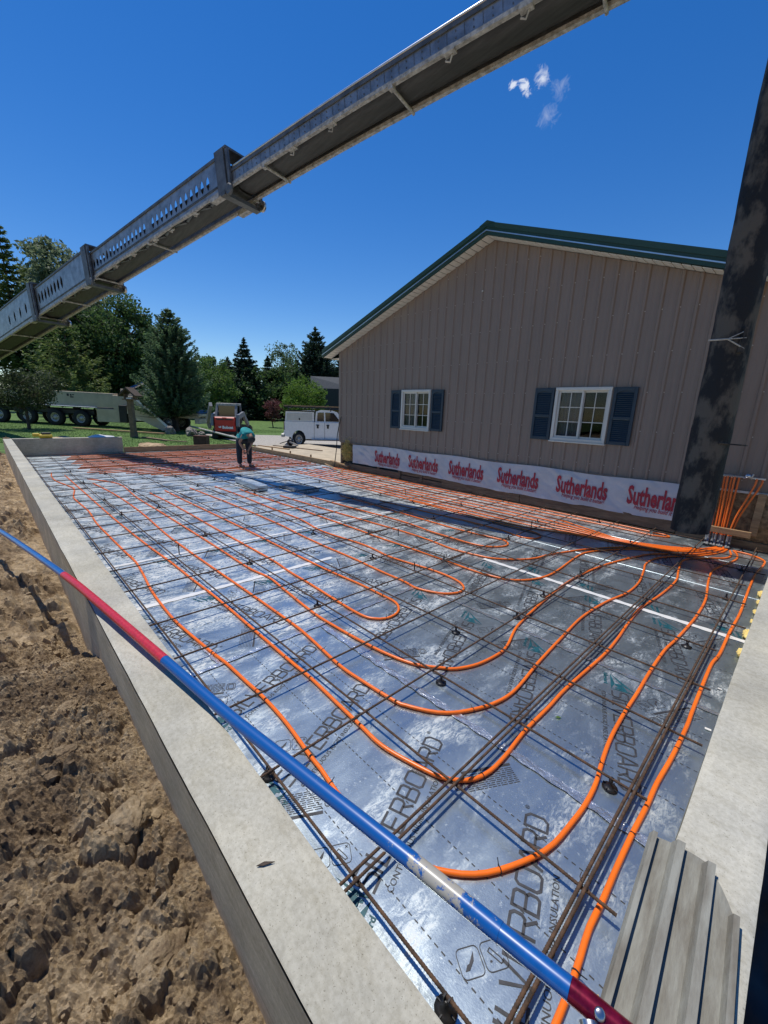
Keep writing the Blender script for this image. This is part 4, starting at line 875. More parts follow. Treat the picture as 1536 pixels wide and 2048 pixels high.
# house wrap banner, hung in ripples under the siding edge
def wrinkle(x, z):
    t = (z-.24)/.55
    return BY - .045 - .016*fbm(x*2.4, z*3.0, 3) - .030*np.abs(fbm(x*1.6+5, z*5+x*2.2, 4)) - .004*fbm(x*7, z*9-x*5, 3) - .02*np.clip(.25-t, 0, 1)*(1+fbm(x*3.0, x*0, 2)) 
def wrap_bottom(x): return .245 - .06*np.clip((x+8)/5, 0, 1) + .03*np.clip((x+3.0)/1.5, 0, 1) + .022*fbm(x*2.3, x*0+3, 3)
wrap = thing('house_wrap', 'wrinkled white house wrap banner with red lettering under the siding', 'house wrap', (-5.3, BY, .25))
nx, nz_ = 420, 24; xs = np.linspace(-9.15, -1.20, nx); vs = []
for j in range(nz_):
    v_ = j/(nz_-1)
    for xx in xs:
        zb = float(wrap_bottom(np.array(xx))); zt = .785 + .012*math.sin(xx*3.1) + (.0 if xx > -8.6 else -.05*(-8.6-xx)); z = zb + (zt-zb)*v_; vs.append((xx, float(wrinkle(np.array(xx), np.array(z))) - (.03*max(0, -8.7-xx) if xx < -8.7 else 0), z))
mb = MB(); mb.add(vs, [(j*nx+i, j*nx+i+1, (j+1)*nx+i+1, (j+1)*nx+i) for j in range(nz_-1) for i in range(nx-1)], True); mb.build('sheet', 'house wrap', wrap, True, False)
S_IN = text_mesh('Sutherlands', 1.0, bold=.032)
H_TXT = text_mesh('Helping you build it better!', 1.0, bold=.012, shear=.28)
def subdivide_flat(vs, fs, cut=.25):
    bm = bmesh.new(); vv = [bm.verts.new(v) for v in vs]
    for f in fs:
        try: bm.faces.new([vv[i] for i in f])
        except ValueError: pass
    bm.verts.index_update(); out = ([tuple(v.co) for v in bm.verts], [tuple(v.index for v in f.verts) for f in bm.faces]); bm.free(); return out
def drape(geo, x0, z0, sx, sz, off, m, nm, xmax=99, tilt=-.012):
    vs = geo[0]; out = []
    for v in vs:
        xx = min(x0 + v[0]*sx, xmax); zz = z0 + v[1]*sz + tilt*(v[0]*sx); out.append((xx, float(wrinkle(np.array(xx), np.array(zz))) - off, zz))
    MB().add(out, geo[1]).build(nm, m, wrap, True, False)
wid = S_IN[0][:, 0].max()
for i, (xa, xb) in enumerate([(-8.22, -7.27), (-6.96, -6.02), (-5.70, -4.77), (-4.43, -3.54), (-3.19, -2.30), (-1.99, -1.10)]):
    sx = (xb-xa)/wid; sz = .42; zz = .385; tl = -.02
    drape(S_IN, xa, zz, sx, sz, .011, 'red ink', 'banner_lettering', tilt=tl)
    drape(H_TXT, xa+.12, zz-.085, .84*(xb-xa)/H_TXT[0][:, 0].max(), .105, .010, 'red ink', 'banner_tagline', tilt=tl)

# ------------------------------------------------------------------ pipe manifold by the hose
man = thing('pipe_manifold', 'manifold of orange pipes rising from grey sleeves to a rail on the siding', 'manifold', (-.65, BY-.1, 0))
MB().box((-.65, BY-.075, 1.005), (.56, .05, .026), bev=.004).build('rail', 'steel', man, True)
tops = [-.885, -.855, -.80, -.765, -.725, -.69, -.645, -.46, -.40, -.50]; bots = [-.84, -.815, -.77, -.735, -.70, -.675, -.65, -.60, -.575, -.55]
for i, (tx, bx_) in enumerate(zip(tops[:8] + tops[8:9], bots[:9])):
    yo = BY-.105 - .018*(i % 2)
    P = spline([(bx_, yo-.07, .10), (bx_+.003, yo-.07, .22), (bx_+.2*(tx-bx_), yo-.03, .45), (bx_+.65*(tx-bx_), yo, .72), (tx, yo+.02, .93), (tx, yo+.03, 1.0)], .05); mb = MB(); mb.tube(P, .0125, 7); mb.build('riser_pipe', 'orange pipe', man, True, False)
    P = spline([(bx_, yo-.07, .17), (bx_, yo-.075, .10), (bx_+.005, yo-.11, .045), (bx_+.01, yo-.17, .018), (bx_+.012, yo-.215, .014)], .02); mb = MB(); mb.tube(P, .0165, 8); mb.build('sleeve', 'pvc grey', man, True, False)
    MB().tube([(bx_+.012, yo-.205, .014), (bx_+.012, yo-.235, .014)], .0185, 8).build('sleeve_tie', 'black plastic', man, True, False)
v = MB(); v.lathe([(.012, -.03), (.03, -.025), (.036, 0), (.03, .02), (.012, .03)], (-.555, BY-.12, 1.03), 10, 'x'); v.tube([(-.60, BY-.12, 1.0), (-.52, BY-.12, 1.01), (-.50, BY-.12, 1.06)], .012, 7); v.build('valve', 'steel', man, True)

# black bar leaning at the building corner, stick on the floor
b = MB(); b.tube(spline([(-10.05, 7.55, .02), (-9.93, 7.53, .5), (-9.86, 7.52, 1.0), (-9.70, 7.50, 1.43), (-9.66, 7.50, 1.50)], .1), .014, 6); tag(b.build('black_hose_end', 'black plastic'), 'thin black hose leaning against the left corner of the building', 'hose')
plank('wood_stick', 'narrow stick lying on the floor at the building corner', (-10.25, 7.35, .09), (-8.75, 6.85, .07), .045, .02)
plank('wood_stick', 'short board against the base near the building corner', (-10.3, 7.62, .16), (-9.3, 7.50, .12), .09, .04)
# ================================================================== CONVEYOR BOOM OVERHEAD, HOSE, FLOAT AND POLE
AZ = math.radians(192.165); BT = V3(-.90, 6.28, 6.98)
BD = V3(math.cos(AZ), math.sin(AZ), -.123); BN = V3(-math.sin(AZ), math.cos(AZ), 0); BU = np.cross(BN, BD/np.linalg.norm(BD)); BU = BU if BU[2] > 0 else -BU
def bp(s, lat, up): return BT + BD*s + BN*lat + BU*(up - .20*(max(0.0, 8.5-s)/6.65)**2)      # the slim tip sags under its own weight
boom = thing('conveyor_boom', 'grey telescopic conveyor boom reaching overhead from the truck to the hose', 'conveyor', tuple(BT + BD*34))
def boxs(mb, s0, s1, l0, l1, u0, u1):
    if s0 < 8.5 and s1-s0 > 1.2:
        n = int((s1-s0)/.6)+1; vs = [bp(s0+(s1-s0)*i/n, l, u) for i in range(n+1) for (l, u) in ((l0, u0), (l1, u0), (l1, u1), (l0, u1))]
        mb.add(vs, [(i*4+k, i*4+(k+1) % 4, (i+1)*4+(k+1) % 4, (i+1)*4+k) for i in range(n) for k in range(4)] + [(0, 1, 2, 3), (n*4, n*4+1, n*4+2, n*4+3)]); return
    vs = [bp(s, l, u) for s in (s0, s1) for l in (l0, l1) for u in (u0, u1)]
    mb.add(vs, [(0,1,3,2),(4,6,7,5),(0,4,5,1),(2,3,7,6),(0,2,6,4),(1,5,7,3)])
def perforated(mb, s0, s1, lat, u0, u1, th, pitch, hw, hh, hu, solid=()):
    """side plate with a row of tall six-sided holes"""
    n = max(1, int(round((s1-s0)/pitch))); ds = (s1-s0)/n
    for i in range(n):
        a, b_ = s0+i*ds, s0+(i+1)*ds; c = (a+b_)/2; uc = u0+(u1-u0)*hu
        hole = not any(x0 <= c <= x1 for x0, x1 in solid)
        for lt in (lat-th/2, lat+th/2):
            if not hole: mb.add([bp(a, lt, u0), bp(b_, lt, u0), bp(b_, lt, u1), bp(a, lt, u1)], [(0, 1, 2, 3)]); continue
            outer = [(a, u0), (c, u0), (b_, u0), (b_, uc), (b_, u1), (c, u1), (a, u1), (a, uc)]
            inner = [(c-hw*.7, uc-hh*.55), (c, uc-hh), (c+hw*.7, uc-hh*.55), (c+hw, uc), (c+hw*.7, uc+hh*.55), (c, uc+hh), (c-hw*.7, uc+hh*.55), (c-hw, uc)]
            o = [bp(p[0], lt, p[1]) for p in outer] + [bp(p[0], lt, p[1]) for p in inner]
            mb.add(o, [(k, (k+1) % 8, 8+(k+1) % 8, 8+k) for k in range(8)])
        if hole:
            q = [(c+hw*x_, uc+hh*y_) for x_, y_ in ((-.7, -.55), (0, -1), (.7, -.55), (1, 0), (.7, .55), (0, 1), (-.7, .55), (-1, 0))]
            mb.add([bp(p[0], lat-th/2, p[1]) for p in q] + [bp(p[0], lat+th/2, p[1]) for p in q], [(k, (k+1) % 8, 8+(k+1) % 8, 8+k) for k in range(8)])
    boxs(mb, s0, s1, lat-th/2, lat+th/2, u0-.004, u0+.002); boxs(mb, s0, s1, lat-th/2, lat+th/2, u1-.002, u1+.004)
def section(s0, s1, w, base, h, holes, belt_w, ribs, lace=False, pan_w=.97):
    for sd in (1, -1):
        p = MB(); perforated(p, s0, s1, sd*(w-.012), base+.05, base+h-.03, .012, holes['pitch'] if holes else 1.2, holes['w'] if holes else .1, holes['h'] if holes else .1, holes['u'] if holes else .5, holes['solid'] if holes else [(s0, s1)])
        p.build('side_panel', 'boom panel', boom, True)
        f = MB(); boxs(f, s0, s1, sd*(w-.055), sd*(w+.012), base, base+.05); f.build('bottom_flange', 'dusty flange', boom, True)
        r = MB(); boxs(r, s0, s1, sd*(w-.04), sd*(w+.015), base+h-.03, base+h+.02); r.build('top_rail', 'boom frame', boom, True)
        if h > .5:
            r = MB(); boxs(r, s0, s1, sd*(w-.012), sd*(w+.008), base+.13, base+.145); boxs(r, s0, s1, sd*(w-.012), sd*(w+.008), base+.155, base+.163); r.build('stiffener', 'boom frame', boom, True)
    b_ = MB(); prof = [(-belt_w, .11), (-belt_w*.8, .055), (-belt_w*.45, .040), (0, .036), (belt_w*.45, .040), (belt_w*.8, .055), (belt_w, .11)]; n = int((s1-s0)/.5)+1; vs = []
    for i in range(n+1):
        s = s0+(s1-s0)*i/n
        for (l, u) in prof: vs.append(bp(s, l-.04, base+u))
    k = len(prof); b_.add(vs, [(i*k+j, i*k+j+1, (i+1)*k+j+1, (i+1)*k+j) for i in range(n) for j in range(k-1)], True); b_.build('belt', 'conveyor belt', boom, True, False)
    pan = MB(); boxs(pan, s0+.1, s1-.1, -w*pan_w, w*(pan_w-.02), base+h*.75, base+h*.78); pan.build('carry_belt', 'conveyor belt', boom, True)
    for s in ribs:
        t_ = MB(); t_.tube([bp(s, w+.01, base-.008), bp(s, -w-.02, base-.008)], .024, 8); boxs(t_, s-.035, s+.035, w-.07, w+.015, base-.045, base+.03); t_.build('cross_tube', 'dusty flange', boom, True)
    if lace:
        s = s0+.5; i = 0
        while s < s1-.7:
            l_ = MB(); a, b2 = (w-.06, belt_w*.75) if i % 2 == 0 else (belt_w*.75, w-.06); l_.bar(bp(s, a, base+.05), bp(s+.42, b2, base+.06), .05, .03, tuple(BU)); boxs(l_, s+.05, s+.13, belt_w*.6, w-.05, base+.07, base+.13); l_.build('lacing_bar', 'boom frame', boom, True); s += .46; i += 1
section(-.35, 8.75, .328, 0.0, .255, None, .215, (1.9, 4.6, 7.4))
section(8.35, 15.05, .352, -.04, .64, dict(pitch=.205, w=.062, h=.135, u=.50, solid=[(8.3, 9.05), (11.35, 11.5)]), .215, (11.6, 14.62), True, .42)
section(14.7, 19.5, .385, -.10, .86, dict(pitch=.29, w=.085, h=.19, u=.56, solid=[(14.6, 16.55)]), .25, (17.0, 19.2), True)
section(19.1, 35.5, .43, -.16, 1.05, dict(pitch=.62, w=.085, h=.20, u=.46, solid=[(19, 19.7), (22.5, 36)]), .26, (22.0, 25.0, 28.0), False)
# seams and rivet dots on the slim tip section
rv = MB()
for i in range(34):
    s = .2 + i*.25; boxs(rv, s, s+.006, .328, .3295, .08, .215); boxs(rv, s+.12, s+.135, .328, .331, .09, .11); boxs(rv, s+.12, s+.135, .328, .331, .17, .19)
tag(rv.build('rivets', 'boom frame', boom, True), kind='stuff')
for sd in (1, -1):
    r = MB(); r.tube([bp(-.3+8.8*i/16, sd*.31, .315) for i in range(17)], .022, 8); r.build('hand_rail', 'steel', boom, True)
def collar(s, w, base, h, big=.10):
    c = MB()
    for sd in (1, -1): boxs(c, s-.16, s+.12, sd*(w-.03), sd*(w+.06), base-.06, base+h+.06); boxs(c, s-.26, s-.19, sd*(w-.01), sd*(w+.04), base+.0, base+h+.02)
    boxs(c, s-.12, s+.02, -w-.09, w+.09, base-.12, base-.05); boxs(c, s-.24, s+.10, -w-.05, w+.05, base+h+.03, base+h+.07); c.build('collar', 'boom frame', boom, True)
    for sd in (1, -1):
        f = MB(); boxs(f, s-.10, s+.42, sd*(w-.09), sd*(w+.05), base-.075, base-.01); f.build('guide_shoe', 'dusty flange', boom, True)
        wh = MB(); ctr = bp(s-.22, sd*(w+.06), base-.06); T1, T2 = BD/np.linalg.norm(BD), BU
        for (r_, off) in ((.085, -.025), (.105, -.015), (.105, .015), (.085, .025)):
            pass
        P = []; 
        for (r_, off) in ((.03, -.032), (.085, -.030), (.105, -.015), (.105, .015), (.085, .030), (.05, .026), (.03, .03)):
            for j in range(14): a = 2*math.pi*j/14; P.append(ctr + BN*off*sd + r_*(math.cos(a)*T1 + math.sin(a)*T2))
        wh.add(P, [(i*14+j, i*14+(j+1) % 14, (i+1)*14+(j+1) % 14, (i+1)*14+j) for i in range(6) for j in range(14)]); wh.poly(P[-14:]); wh.build('roller_wheel', 'steel' if sd < 0 else 'boom frame', boom, True)
for i, (l_, u_, r_) in enumerate([(.30, -.015, .014), (.26, .02, .010)]):
    hb = MB(); hb.tube([bp(8.8+k*.35, l_ + .012*math.sin(k*1.7+i), u_ - .03*abs(math.sin(k*.9+i))) for k in range(19)], r_, 6); hb.build('hydraulic_line', 'black plastic', boom, True)
for s_ in (9.6, 10.6, 11.3, 12.4, 13.4, 2.6, 3.6, 5.7, 6.6):
    cb = MB(); boxs(cb, s_, s_+.16, .24, .345, -.015 if s_ < 8 else -.05, .05); cb.tube([bp(s_+.05, .28, -.02), bp(s_+.10, .25, -.075), bp(s_+.16, .27, -.05)], .012, 5); cb.build('hanger_clip', 'dusty flange', boom, True)
collar(8.55, .352, -.04, .64); collar(14.9, .385, -.10, .86); collar(19.3, .43, -.16, 1.05)
# discharge head above the hose
hd = MB(); boxs(hd, -.55, .35, -.42, .42, -.12, .42); hd.build('discharge_head', 'boom frame', boom, True)
ho = MB(); ho.tube([bp(-.2, -.55, .2), bp(-.3, -.6, -.35), bp(-.32, -.55, -.42), bp(-.3, -.45, -.35)], .018, 6); ho.build('hook', 'boom frame', boom, True)
# dark drop hose
hose = thing('drop_hose', 'wide worn black rubber hose hanging straight down beside the manifold', 'hose', (-.90, 6.28, .386))
mb = MB(); n = 28; vs = []; zz = np.linspace(.386, 7.0, 90)
side = V3(cr.x, cr.y, 0); side /= np.linalg.norm(side); dep = np.array([-side[1], side[0], 0])
for i, z in enumerate(zz):
    w = .205 + .008*math.sin(z*1.7) + .004*fbm(np.array(z*5.), np.array(2.), 2); ox = .012*math.sin(z*.8+1)
    for j in range(n):
        a = 2*math.pi*j/n; e = 1 + .02*float(fbm(np.array(math.cos(a)*2+z*1.5), np.array(math.sin(a)*2+9), 3))
        p = V3(-.90, 6.28, z) + side*(w*e*math.cos(a)+ox) + dep*(w*.88*e*math.sin(a)); vs.append(p)
mb.add(vs, [(i*n+j, i*n+(j+1) % n, (i+1)*n+(j+1) % n, (i+1)*n+j) for i in range(len(zz)-1) for j in range(n)], True); mb.build('hose_wall', 'rubber hose', hose, True, False)
for z in (2.62, 1.50):
    t_ = MB(); c0 = V3(-.90, 6.28, z)
    if z > 2: 
        t_.box(tuple(c0 - dep*.195 - side*.02), (.05, .03, .26), math.atan2(side[1], side[0])); t_.build('strap_block', 'rubber hose', hose, True)
        t_ = MB(); k = c0 - dep*.20 - side*.20; t_.tube([k - side*.20 - V3(0, 0, .02), k], .010, 6); t_.tube([k, c0 - dep*.205 + V3(0, 0, .02)], .007, 6); t_.tube([k, c0 - dep*.205 + V3(0, 0, -.09)], .007, 6); t_.tube([k, c0 - dep*.205 + V3(0, 0, .10)], .005, 6); t_.build('tie_rope', 'dried cement', hose, True)
    else: t_.tube([c0 - dep*.195 - side*.03, c0 - dep*.17 + side*.33 - V3(0, 0, .02)], .009, 6); t_.build('rod', 'rubber hose', hose, True)

# bull float lying on the right wall
flo = thing('bull_float', 'grey ribbed bull float blade lying on top of the right wall', 'float', (.03, .66, WALL_Z), math.radians(3.5))
FL = lambda: None
def yend(x): u = (x+.10)/.20; return .615 - .030*max(0, (.35-u))/.35*.6 - .135*max(0, (u-.58)/.42)**1.7
xs = np.linspace(-.10, .105, 16)
out = [(x_, yend(x_)) for x_ in xs] + [(x_, -.62 - (yend(x_)-.615)) for x_ in xs[::-1]]
pl_ = MB(); pl_.prism(out, .004, .012, 'z'); pl_.build('blade', 'float metal', flo)
for i, (xc, wd, hh) in enumerate([(-.094, .014, .020), (-.034, .022, .024), (.036, .020, .024), (.094, .014, .020)]):
    rb = MB(); y1_ = yend(xc)-.003; prof = [(xc-wd*.9, .012), (xc-wd*.35, hh+.010), (xc+wd*.5, hh+.012), (xc+wd*.5, .012)]
    rb.add([(p[0], y_, p[1]) for y_ in (-.61, y1_) for p in prof], [(0,1,5,4),(1,2,6,5),(2,3,7,6),(0,3,2,1),(4,5,6,7)]); rb.build('rib', 'float metal', flo)
br = MB(); br.box((-.03, -.12, .034), (.10, .16, .02), bev=.004); br.tube([(-.06, -.05, .05), (-.11, .02, .075)], .02, 8); br.build('bracket', 'steel', flo)
# float pole in joined lengths
pole = thing('float_pole', 'long jointed float pole in blue and red lying across the left wall', 'pole', (-2.85, .304, .58))
PP = spline([(-6.3, -.21, .40), (-5.352, -.049, .465), (-4.212, .112, .541), (-3.306, .24, .590), (-2.85, .304, .600), (-1.875, .442, .588), (-1.379, .512, .582), (-1.043, .56, .592), (-.545, .63, .611), (-.271, .669, .615), (-.125, .689, .621), (-.053, .70, .620), (.02, .71, .619)], .03)
def pole_part(x0, x1, r, m, nm='pole_length'):
    P = [p for p in PP if x0 <= p[0] <= x1]; a = MB(); a.tube(P, r, 20); return a.build(nm, m, pole, True, False)
def crust_material():
    # paint worn and crusted with dried cement round one stretch of the pole
    m, n, l, b = new_mat('blue paint with dried cement'); geo = n.new('ShaderNodeNewGeometry')
    z = n.new('ShaderNodeTexNoise'); z.inputs['Scale'].default_value = 30; z.inputs['Detail'].default_value = 9; z.inputs['Roughness'].default_value = .75; l.new(geo.outputs['Position'], z.inputs['Vector'])
    sp = n.new('ShaderNodeSeparateXYZ'); l.new(geo.outputs['Position'], sp.inputs[0])
    def mth(op, a_, b_):
        k = n.new('ShaderNodeMath'); k.operation = op
        for i, v in enumerate((a_, b_)):
            if isinstance(v, (int, float)): k.inputs[i].default_value = v
            else: l.new(v, k.inputs[i])
        return k.outputs[0]
    near = mth('SUBTRACT', .20, mth('MULTIPLY', mth('ABSOLUTE', mth('ADD', sp.outputs[0], .43), 0), 1.9)); near = mth('MAXIMUM', near, -.11)
    r = n.new('ShaderNodeValToRGB'); r.color_ramp.elements[0].position = .56; r.color_ramp.elements[0].color = (.003, .082, .30, 1); r.color_ramp.elements[1].position = .61; r.color_ramp.elements[1].color = (.34, .32, .27, 1)
    l.new(mth('ADD', z.outputs['Fac'], near), r.inputs[0]); l.new(r.outputs[0], b.inputs['Base Color']); b.inputs['Roughness'].default_value = .34; return m
MATS['crusted blue'] = crust_material()
pole_part(-6.4, -3.31, .0215, 'blue pole paint'); pole_part(-3.33, -1.86, .0225, 'red pole paint'); pole_part(-1.88, -.255, .0218, 'crusted blue'); pole_part(-.275, -.118, .0206, 'blue pole paint'); pole_part(-.125, .03, .0216, 'crimson pole')
bt = MB(); bt.lathe([(.002, 0), (.009, .0), (.0105, .003), (.009, .006), (.006, .0075), (.002, .008)], (0, 0, 0), 14); o = bt.build('snap_button', 'steel', pole); o.location = (2.78, .381, .058); o.rotation_euler = (.5, .35, 0)
# ================================================================== THINGS AT THE FAR END
def wheel(parent, c, r, w, rim_r, rot=0, rim='chrome rim', holes=10):
    """wheel with its axle along local y"""
    t = MB(); t.lathe([(rim_r, -w/2), (r*.93, -w/2), (r, -w*.36), (r, w*.36), (r*.93, w/2), (rim_r, w/2), (rim_r, -w/2)], (0, 0, 0), 26, 'y', True, False); tyre = t.build('wheel', 'tyre', parent); tyre.location = c
    for sd in (-1,):
        q = MB(); q.lathe([(rim_r*1.0, -w*.42), (rim_r*.93, -w*.47), (rim_r*.86, -w*.30), (rim_r*.42, -w*.22), (rim_r*.36, -w*.42), (rim_r*.15, -w*.46), (.001, -w*.46)], (0, 0, 0), 26, 'y', True, False); q.build('rim', rim, tyre)
        for k in range(holes):
            a = 2*math.pi*k/holes; h = MB(); h.lathe([(.001, -w*.30), (rim_r*.105, -w*.295), (rim_r*.105, -w*.20)], (rim_r*.64*math.cos(a), 0, rim_r*.64*math.sin(a)), 8, 'y'); h.build('vent_hole', 'dark frame', tyre)
    return tyre
RV = math.atan2(.724, .69)
# ---- conveyor truck: local x runs right in the picture, local y away from the camera
TX = V3(-34.3, 4.75, .0)
trk = thing('conveyor_truck', 'cream coloured conveyor truck with outriggers parked on the lawn', 'truck', tuple(TX), RV); trk.rotation_euler = (0, math.radians(1.15), RV)
for x_ in (0, -1.72, -3.55, -5.4): wheel(trk, (x_, 0, .54), .54, .34, .30); wheel(trk, (x_, 1.9, .54), .54, .34, .30)
wheel(trk, (5.75, 0, .56), .56, .36, .33); wheel(trk, (5.75, 1.9, .56), .56, .36, .33)
def P_(nm, m, *boxes, bev=.02):
    b = MB()
    for c, d in boxes: b.box(c, d, bev=bev)
    return b.build(nm, m, trk)
P_('chassis', 'dark frame', ((-1.0, .95, .95), (13.5, .9, .35)), ((-3, .25, .95), (7.5, .3, .28)), ((3.0, .8, .75), (4.0, 1.2, .4)))
P_('side_bin', 'cream truck paint', ((-.1, .2, 1.80), (4.7, .5, .92)), ((-6.4, .2, 1.80), (6.0, .5, .92)))
P_('deck_edge', 'white paint', ((-3.2, -.12, 1.30), (8.6, .22, .06)))
P_('deck', 'dark frame', ((-3.2, 1.1, 1.27), (9.0, 2.2, .05)))
P_('tool_box', 'cream truck paint', ((2.1, .15, .82), (2.1, .5, .86)), ((2.9, .15, 1.70), (1.4, .5, .9)))
b = MB(); b.prism([(3.5, 2.05), (3.95, 2.02), (6.0, .30), (6.0, .05), (5.65, .05), (3.4, 1.05)], -.62, -.30, 'y'); b.build('outrigger', 'cream truck paint', trk)
b = MB(); b.prism([(3.9, 2.06), (4.05, 2.10), (6.02, .40), (6.02, .30), (5.9, .30)], -.66, -.62, 'y'); b.build('outrigger_plate', 'white paint', trk)
P_('outrigger_foot', 'dark frame', ((5.95, -.45, .04), (.5, .5, .08)))
P_('outrigger_beam', 'dark frame', ((3.1, .2, 1.0), (.5, 1.6, 1.1)))
b = MB(); b.prism([(4.35, 1.25), (6.55, 1.25), (6.6, 1.85), (6.3, 1.95), (5.9, 2.85), (4.35, 2.9)], 0, 2.0, 'y'); b.build('cab', 'white paint', trk)
b = MB(); b.prism([(4.95, 2.0), (5.85, 1.98), (5.70, 2.70), (4.95, 2.72)], -.012, 0, 'y'); b.build('cab_window', 'dark glass', trk)
b = MB(); b.prism([(4.4, .95), (7.6, .9), (7.6, 1.45), (6.6, 1.52), (6.3, 1.28), (5.1, 1.28), (4.9, 1.2)], .05, 1.95, 'y'); b.build('bonnet', 'cream truck paint', trk)
P_('bumper', 'cream truck paint', ((7.75, .9, .75), (.35, 2.1, .32)), ((7.75, .9, 1.15), (.25, 2.0, .18)))
P_('grille', 'blue pole paint', ((7.73, .9, 1.38), (.22, 1.8, .22)))
P_('fuel_tank', 'steel', ((3.9, .2, .75), (1.0, .5, .5)), bev=.1)
b = MB(); b.bar((2.5, .6, 2.4), (4.3, .6, 3.25), .30, .12); b.bar((2.6, .9, 2.55), (4.3, .9, 3.35), .1, .1); b.build('boom_cradle', 'blue pole paint', trk)
P_('engine_housing', 'cream truck paint', ((3.2, 1.1, 2.35), (1.6, 1.2, .5)))
P_('control_rack', 'dark frame', ((4.4, .8, 3.3), (.5, .7, .35)))
P_('turret', 'dark frame', ((-11.2, .6, 1.9), (1.6, 1.6, 1.5)))
P_('lettering', 'black print', ((-.75, -.052, 2.03), (.14, .006, .16)), ((-.55, -.052, 2.03), (.10, .006, .13)), ((-.40, -.052, 2.05), (.10, .006, .08)), ((-.5, -.052, 1.90), (.22, .006, .08)), bev=0)
plank('outrigger_mat', 'long pale timber lying on the lawn in front of the truck', (-31.6, 3.9, .06), (-26.9, 7.6, -.05), .25, .07, 'raw lumber')

# ---- skid steer with red engine door, seen from behind
BB = V3(-23.6, 9.95, -.20)
bob = thing('skid_steer', 'white and red compact loader seen from behind beside the lawn', 'loader', tuple(BB), RV + math.radians(6))
def B_(nm, m, *boxes, bev=.02):
    b = MB()
    for c, d in boxes: b.box(c, d, bev=bev)
    return b.build(nm, m, bob)
for sd in (-1, 1):
    t = MB(); ys = []
    pr = [(.0, .08), (.12, .0), (1.75, .0), (1.95, .12), (1.9, .42), (1.55, .60), (.35, .60), (.02, .36)]
    t.prism(pr, sd*.62-.16, sd*.62+.16, 'x'); o = t.build('track', 'tyre', bob); o.rotation_euler = (0, 0, 0)
    for k in range(14):
        u = .1 + k*.125; g = MB(); g.box((sd*.62, u, .005), (.33, .05, .04)); g.build('track_lug', 'tyre', o)
B_('body', 'dark frame', ((0, 1.0, .75), (.95, 1.9, .75)))
B_('engine_door', 'bobcat red', ((0, -.06, .86), (1.16, .14, .82)), bev=.06); B_('door_frame', 'dark frame', ((0, .02, .83), (1.30, .10, .95)), bev=.05)
B_('vent_slot', 'dark frame', ((0, -.135, 1.13), (.90, .02, .07)), bev=.004)
b = MB(); b.prism([(-.14, 1.24), (.14, 1.24), (0, 1.12)], -.15, -.134, 'y'); b.build('emblem', 'bobcat red', bob)
gv, gf = text_mesh('Bobcat', .21, bold=.012); o = MB().add([(v[0]-.14, -.137, v[1]+.62) for v in gv], gf).build('brand_lettering', 'white paint', bob); o.scale = (1, 1, 1)
b = MB(); b.add([(p[0]-.36, -.137, p[1]+.66) for p in ((0, .10), (.06, .05), (.10, .10), (.17, .08), (.15, .0), (.06, 0), (.02, .03))], [tuple(range(7))]); b.build('logo', 'white paint', bob)
B_('tail_plate', 'dark frame', ((0, -.04, .40), (1.1, .12, .14)))
# cab cage
for sd in (-1, 1):
    c = MB(); c.bar((sd*.56, .25, 1.25), (sd*.52, .55, 1.98), .12, .12, (0, 1, 0)); c.bar((sd*.52, .55, 1.98), (sd*.50, 1.6, 1.95), .10, .10); c.bar((sd*.50, 1.6, 1.95), (sd*.50, 1.8, .9), .10, .10, (0, 1, 0)); c.build('cab_post', 'pvc grey', bob)
B_('cab_roof', 'dusty flange', ((0, 1.05, 2.0), (1.12, 1.2, .08)), ((0, .50, 1.95), (1.12, .12, .14))); B_('rear_window', 'dark glass', ((0, .48, 1.60), (.94, .02, .58))); B_('seat', 'dark frame', ((0, .9, 1.35), (.5, .4, .6)))
for sd in (-1, 1):
    a = MB(); a.bar((sd*.70, .10, 1.28), (sd*.72, 1.3, 1.45), .14, .26, (0, 0, 1)); a.bar((sd*.72, 1.3, 1.45), (sd*.74, 2.5, .75), .14, .24); a.bar((sd*.70, .0, .75), (sd*.70, .12, 1.36), .14, .3, (0, 1, 0)); a.build('lift_arm', 'pvc grey', bob)
a = MB(); a.bar((-.80, .2, 1.95), (-1.35, 1.3, .95), .16, .26); a.bar((-1.35, 1.3, .95), (-1.3, 1.5, .55), .16, .2, (0, 1, 0)); a.build('attachment_arm', 'pvc grey', bob)
b = MB(); b.prism([(2.3, .1), (3.0, .05), (3.0, .6), (2.5, .75)], -.9, .9, 'x'); b.build('bucket', 'dark frame', bob)

# ---- white pickup with topper and ladder rack
pk = thing('pickup_truck', 'white pickup truck with topper and ladder rack by the building corner', 'pickup', (-18.95, 11.9, -.30), RV + math.radians(8)); pk.scale = (.76, 1, 1)
def K_(nm, m, *boxes, bev=.03):
    b = MB()
    for c, d in boxes: b.box(c, d, bev=bev)
    return b.build(nm, m, pk)
# local x: forward, origin under the rear wheel, near side y = 0, far side y = 2
side_prof = [(-.95, .55), (-1.0, .72), (-.98, 1.28), (-.92, 1.32), (1.02, 1.32), (1.06, 1.30), (2.95, 1.30), (3.25, 1.27), (4.35, 1.20), (4.55, 1.05), (4.6, .55), (4.2, .42), (4.02, .42)] + [(3.58+.47*math.cos(a), .40+.47*math.sin(a)) for a in np.linspace(0, math.pi, 9)] + [(3.0, .42), (.55, .42)] + [(.0+.47*math.cos(a), .40+.47*math.sin(a)) for a in np.linspace(0, math.pi, 9)] + [(-.55, .50)]
b = MB(); b.prism(side_prof, .02, 2.0, 'y'); b.build('body', 'white paint', pk)
b = MB(); b.prism([(1.10, 1.30), (1.18, 1.85), (1.45, 1.93), (2.35, 1.92), (2.65, 1.85), (3.25, 1.28)], .10, 1.92, 'y'); b.build('cab_roof', 'white paint', pk)
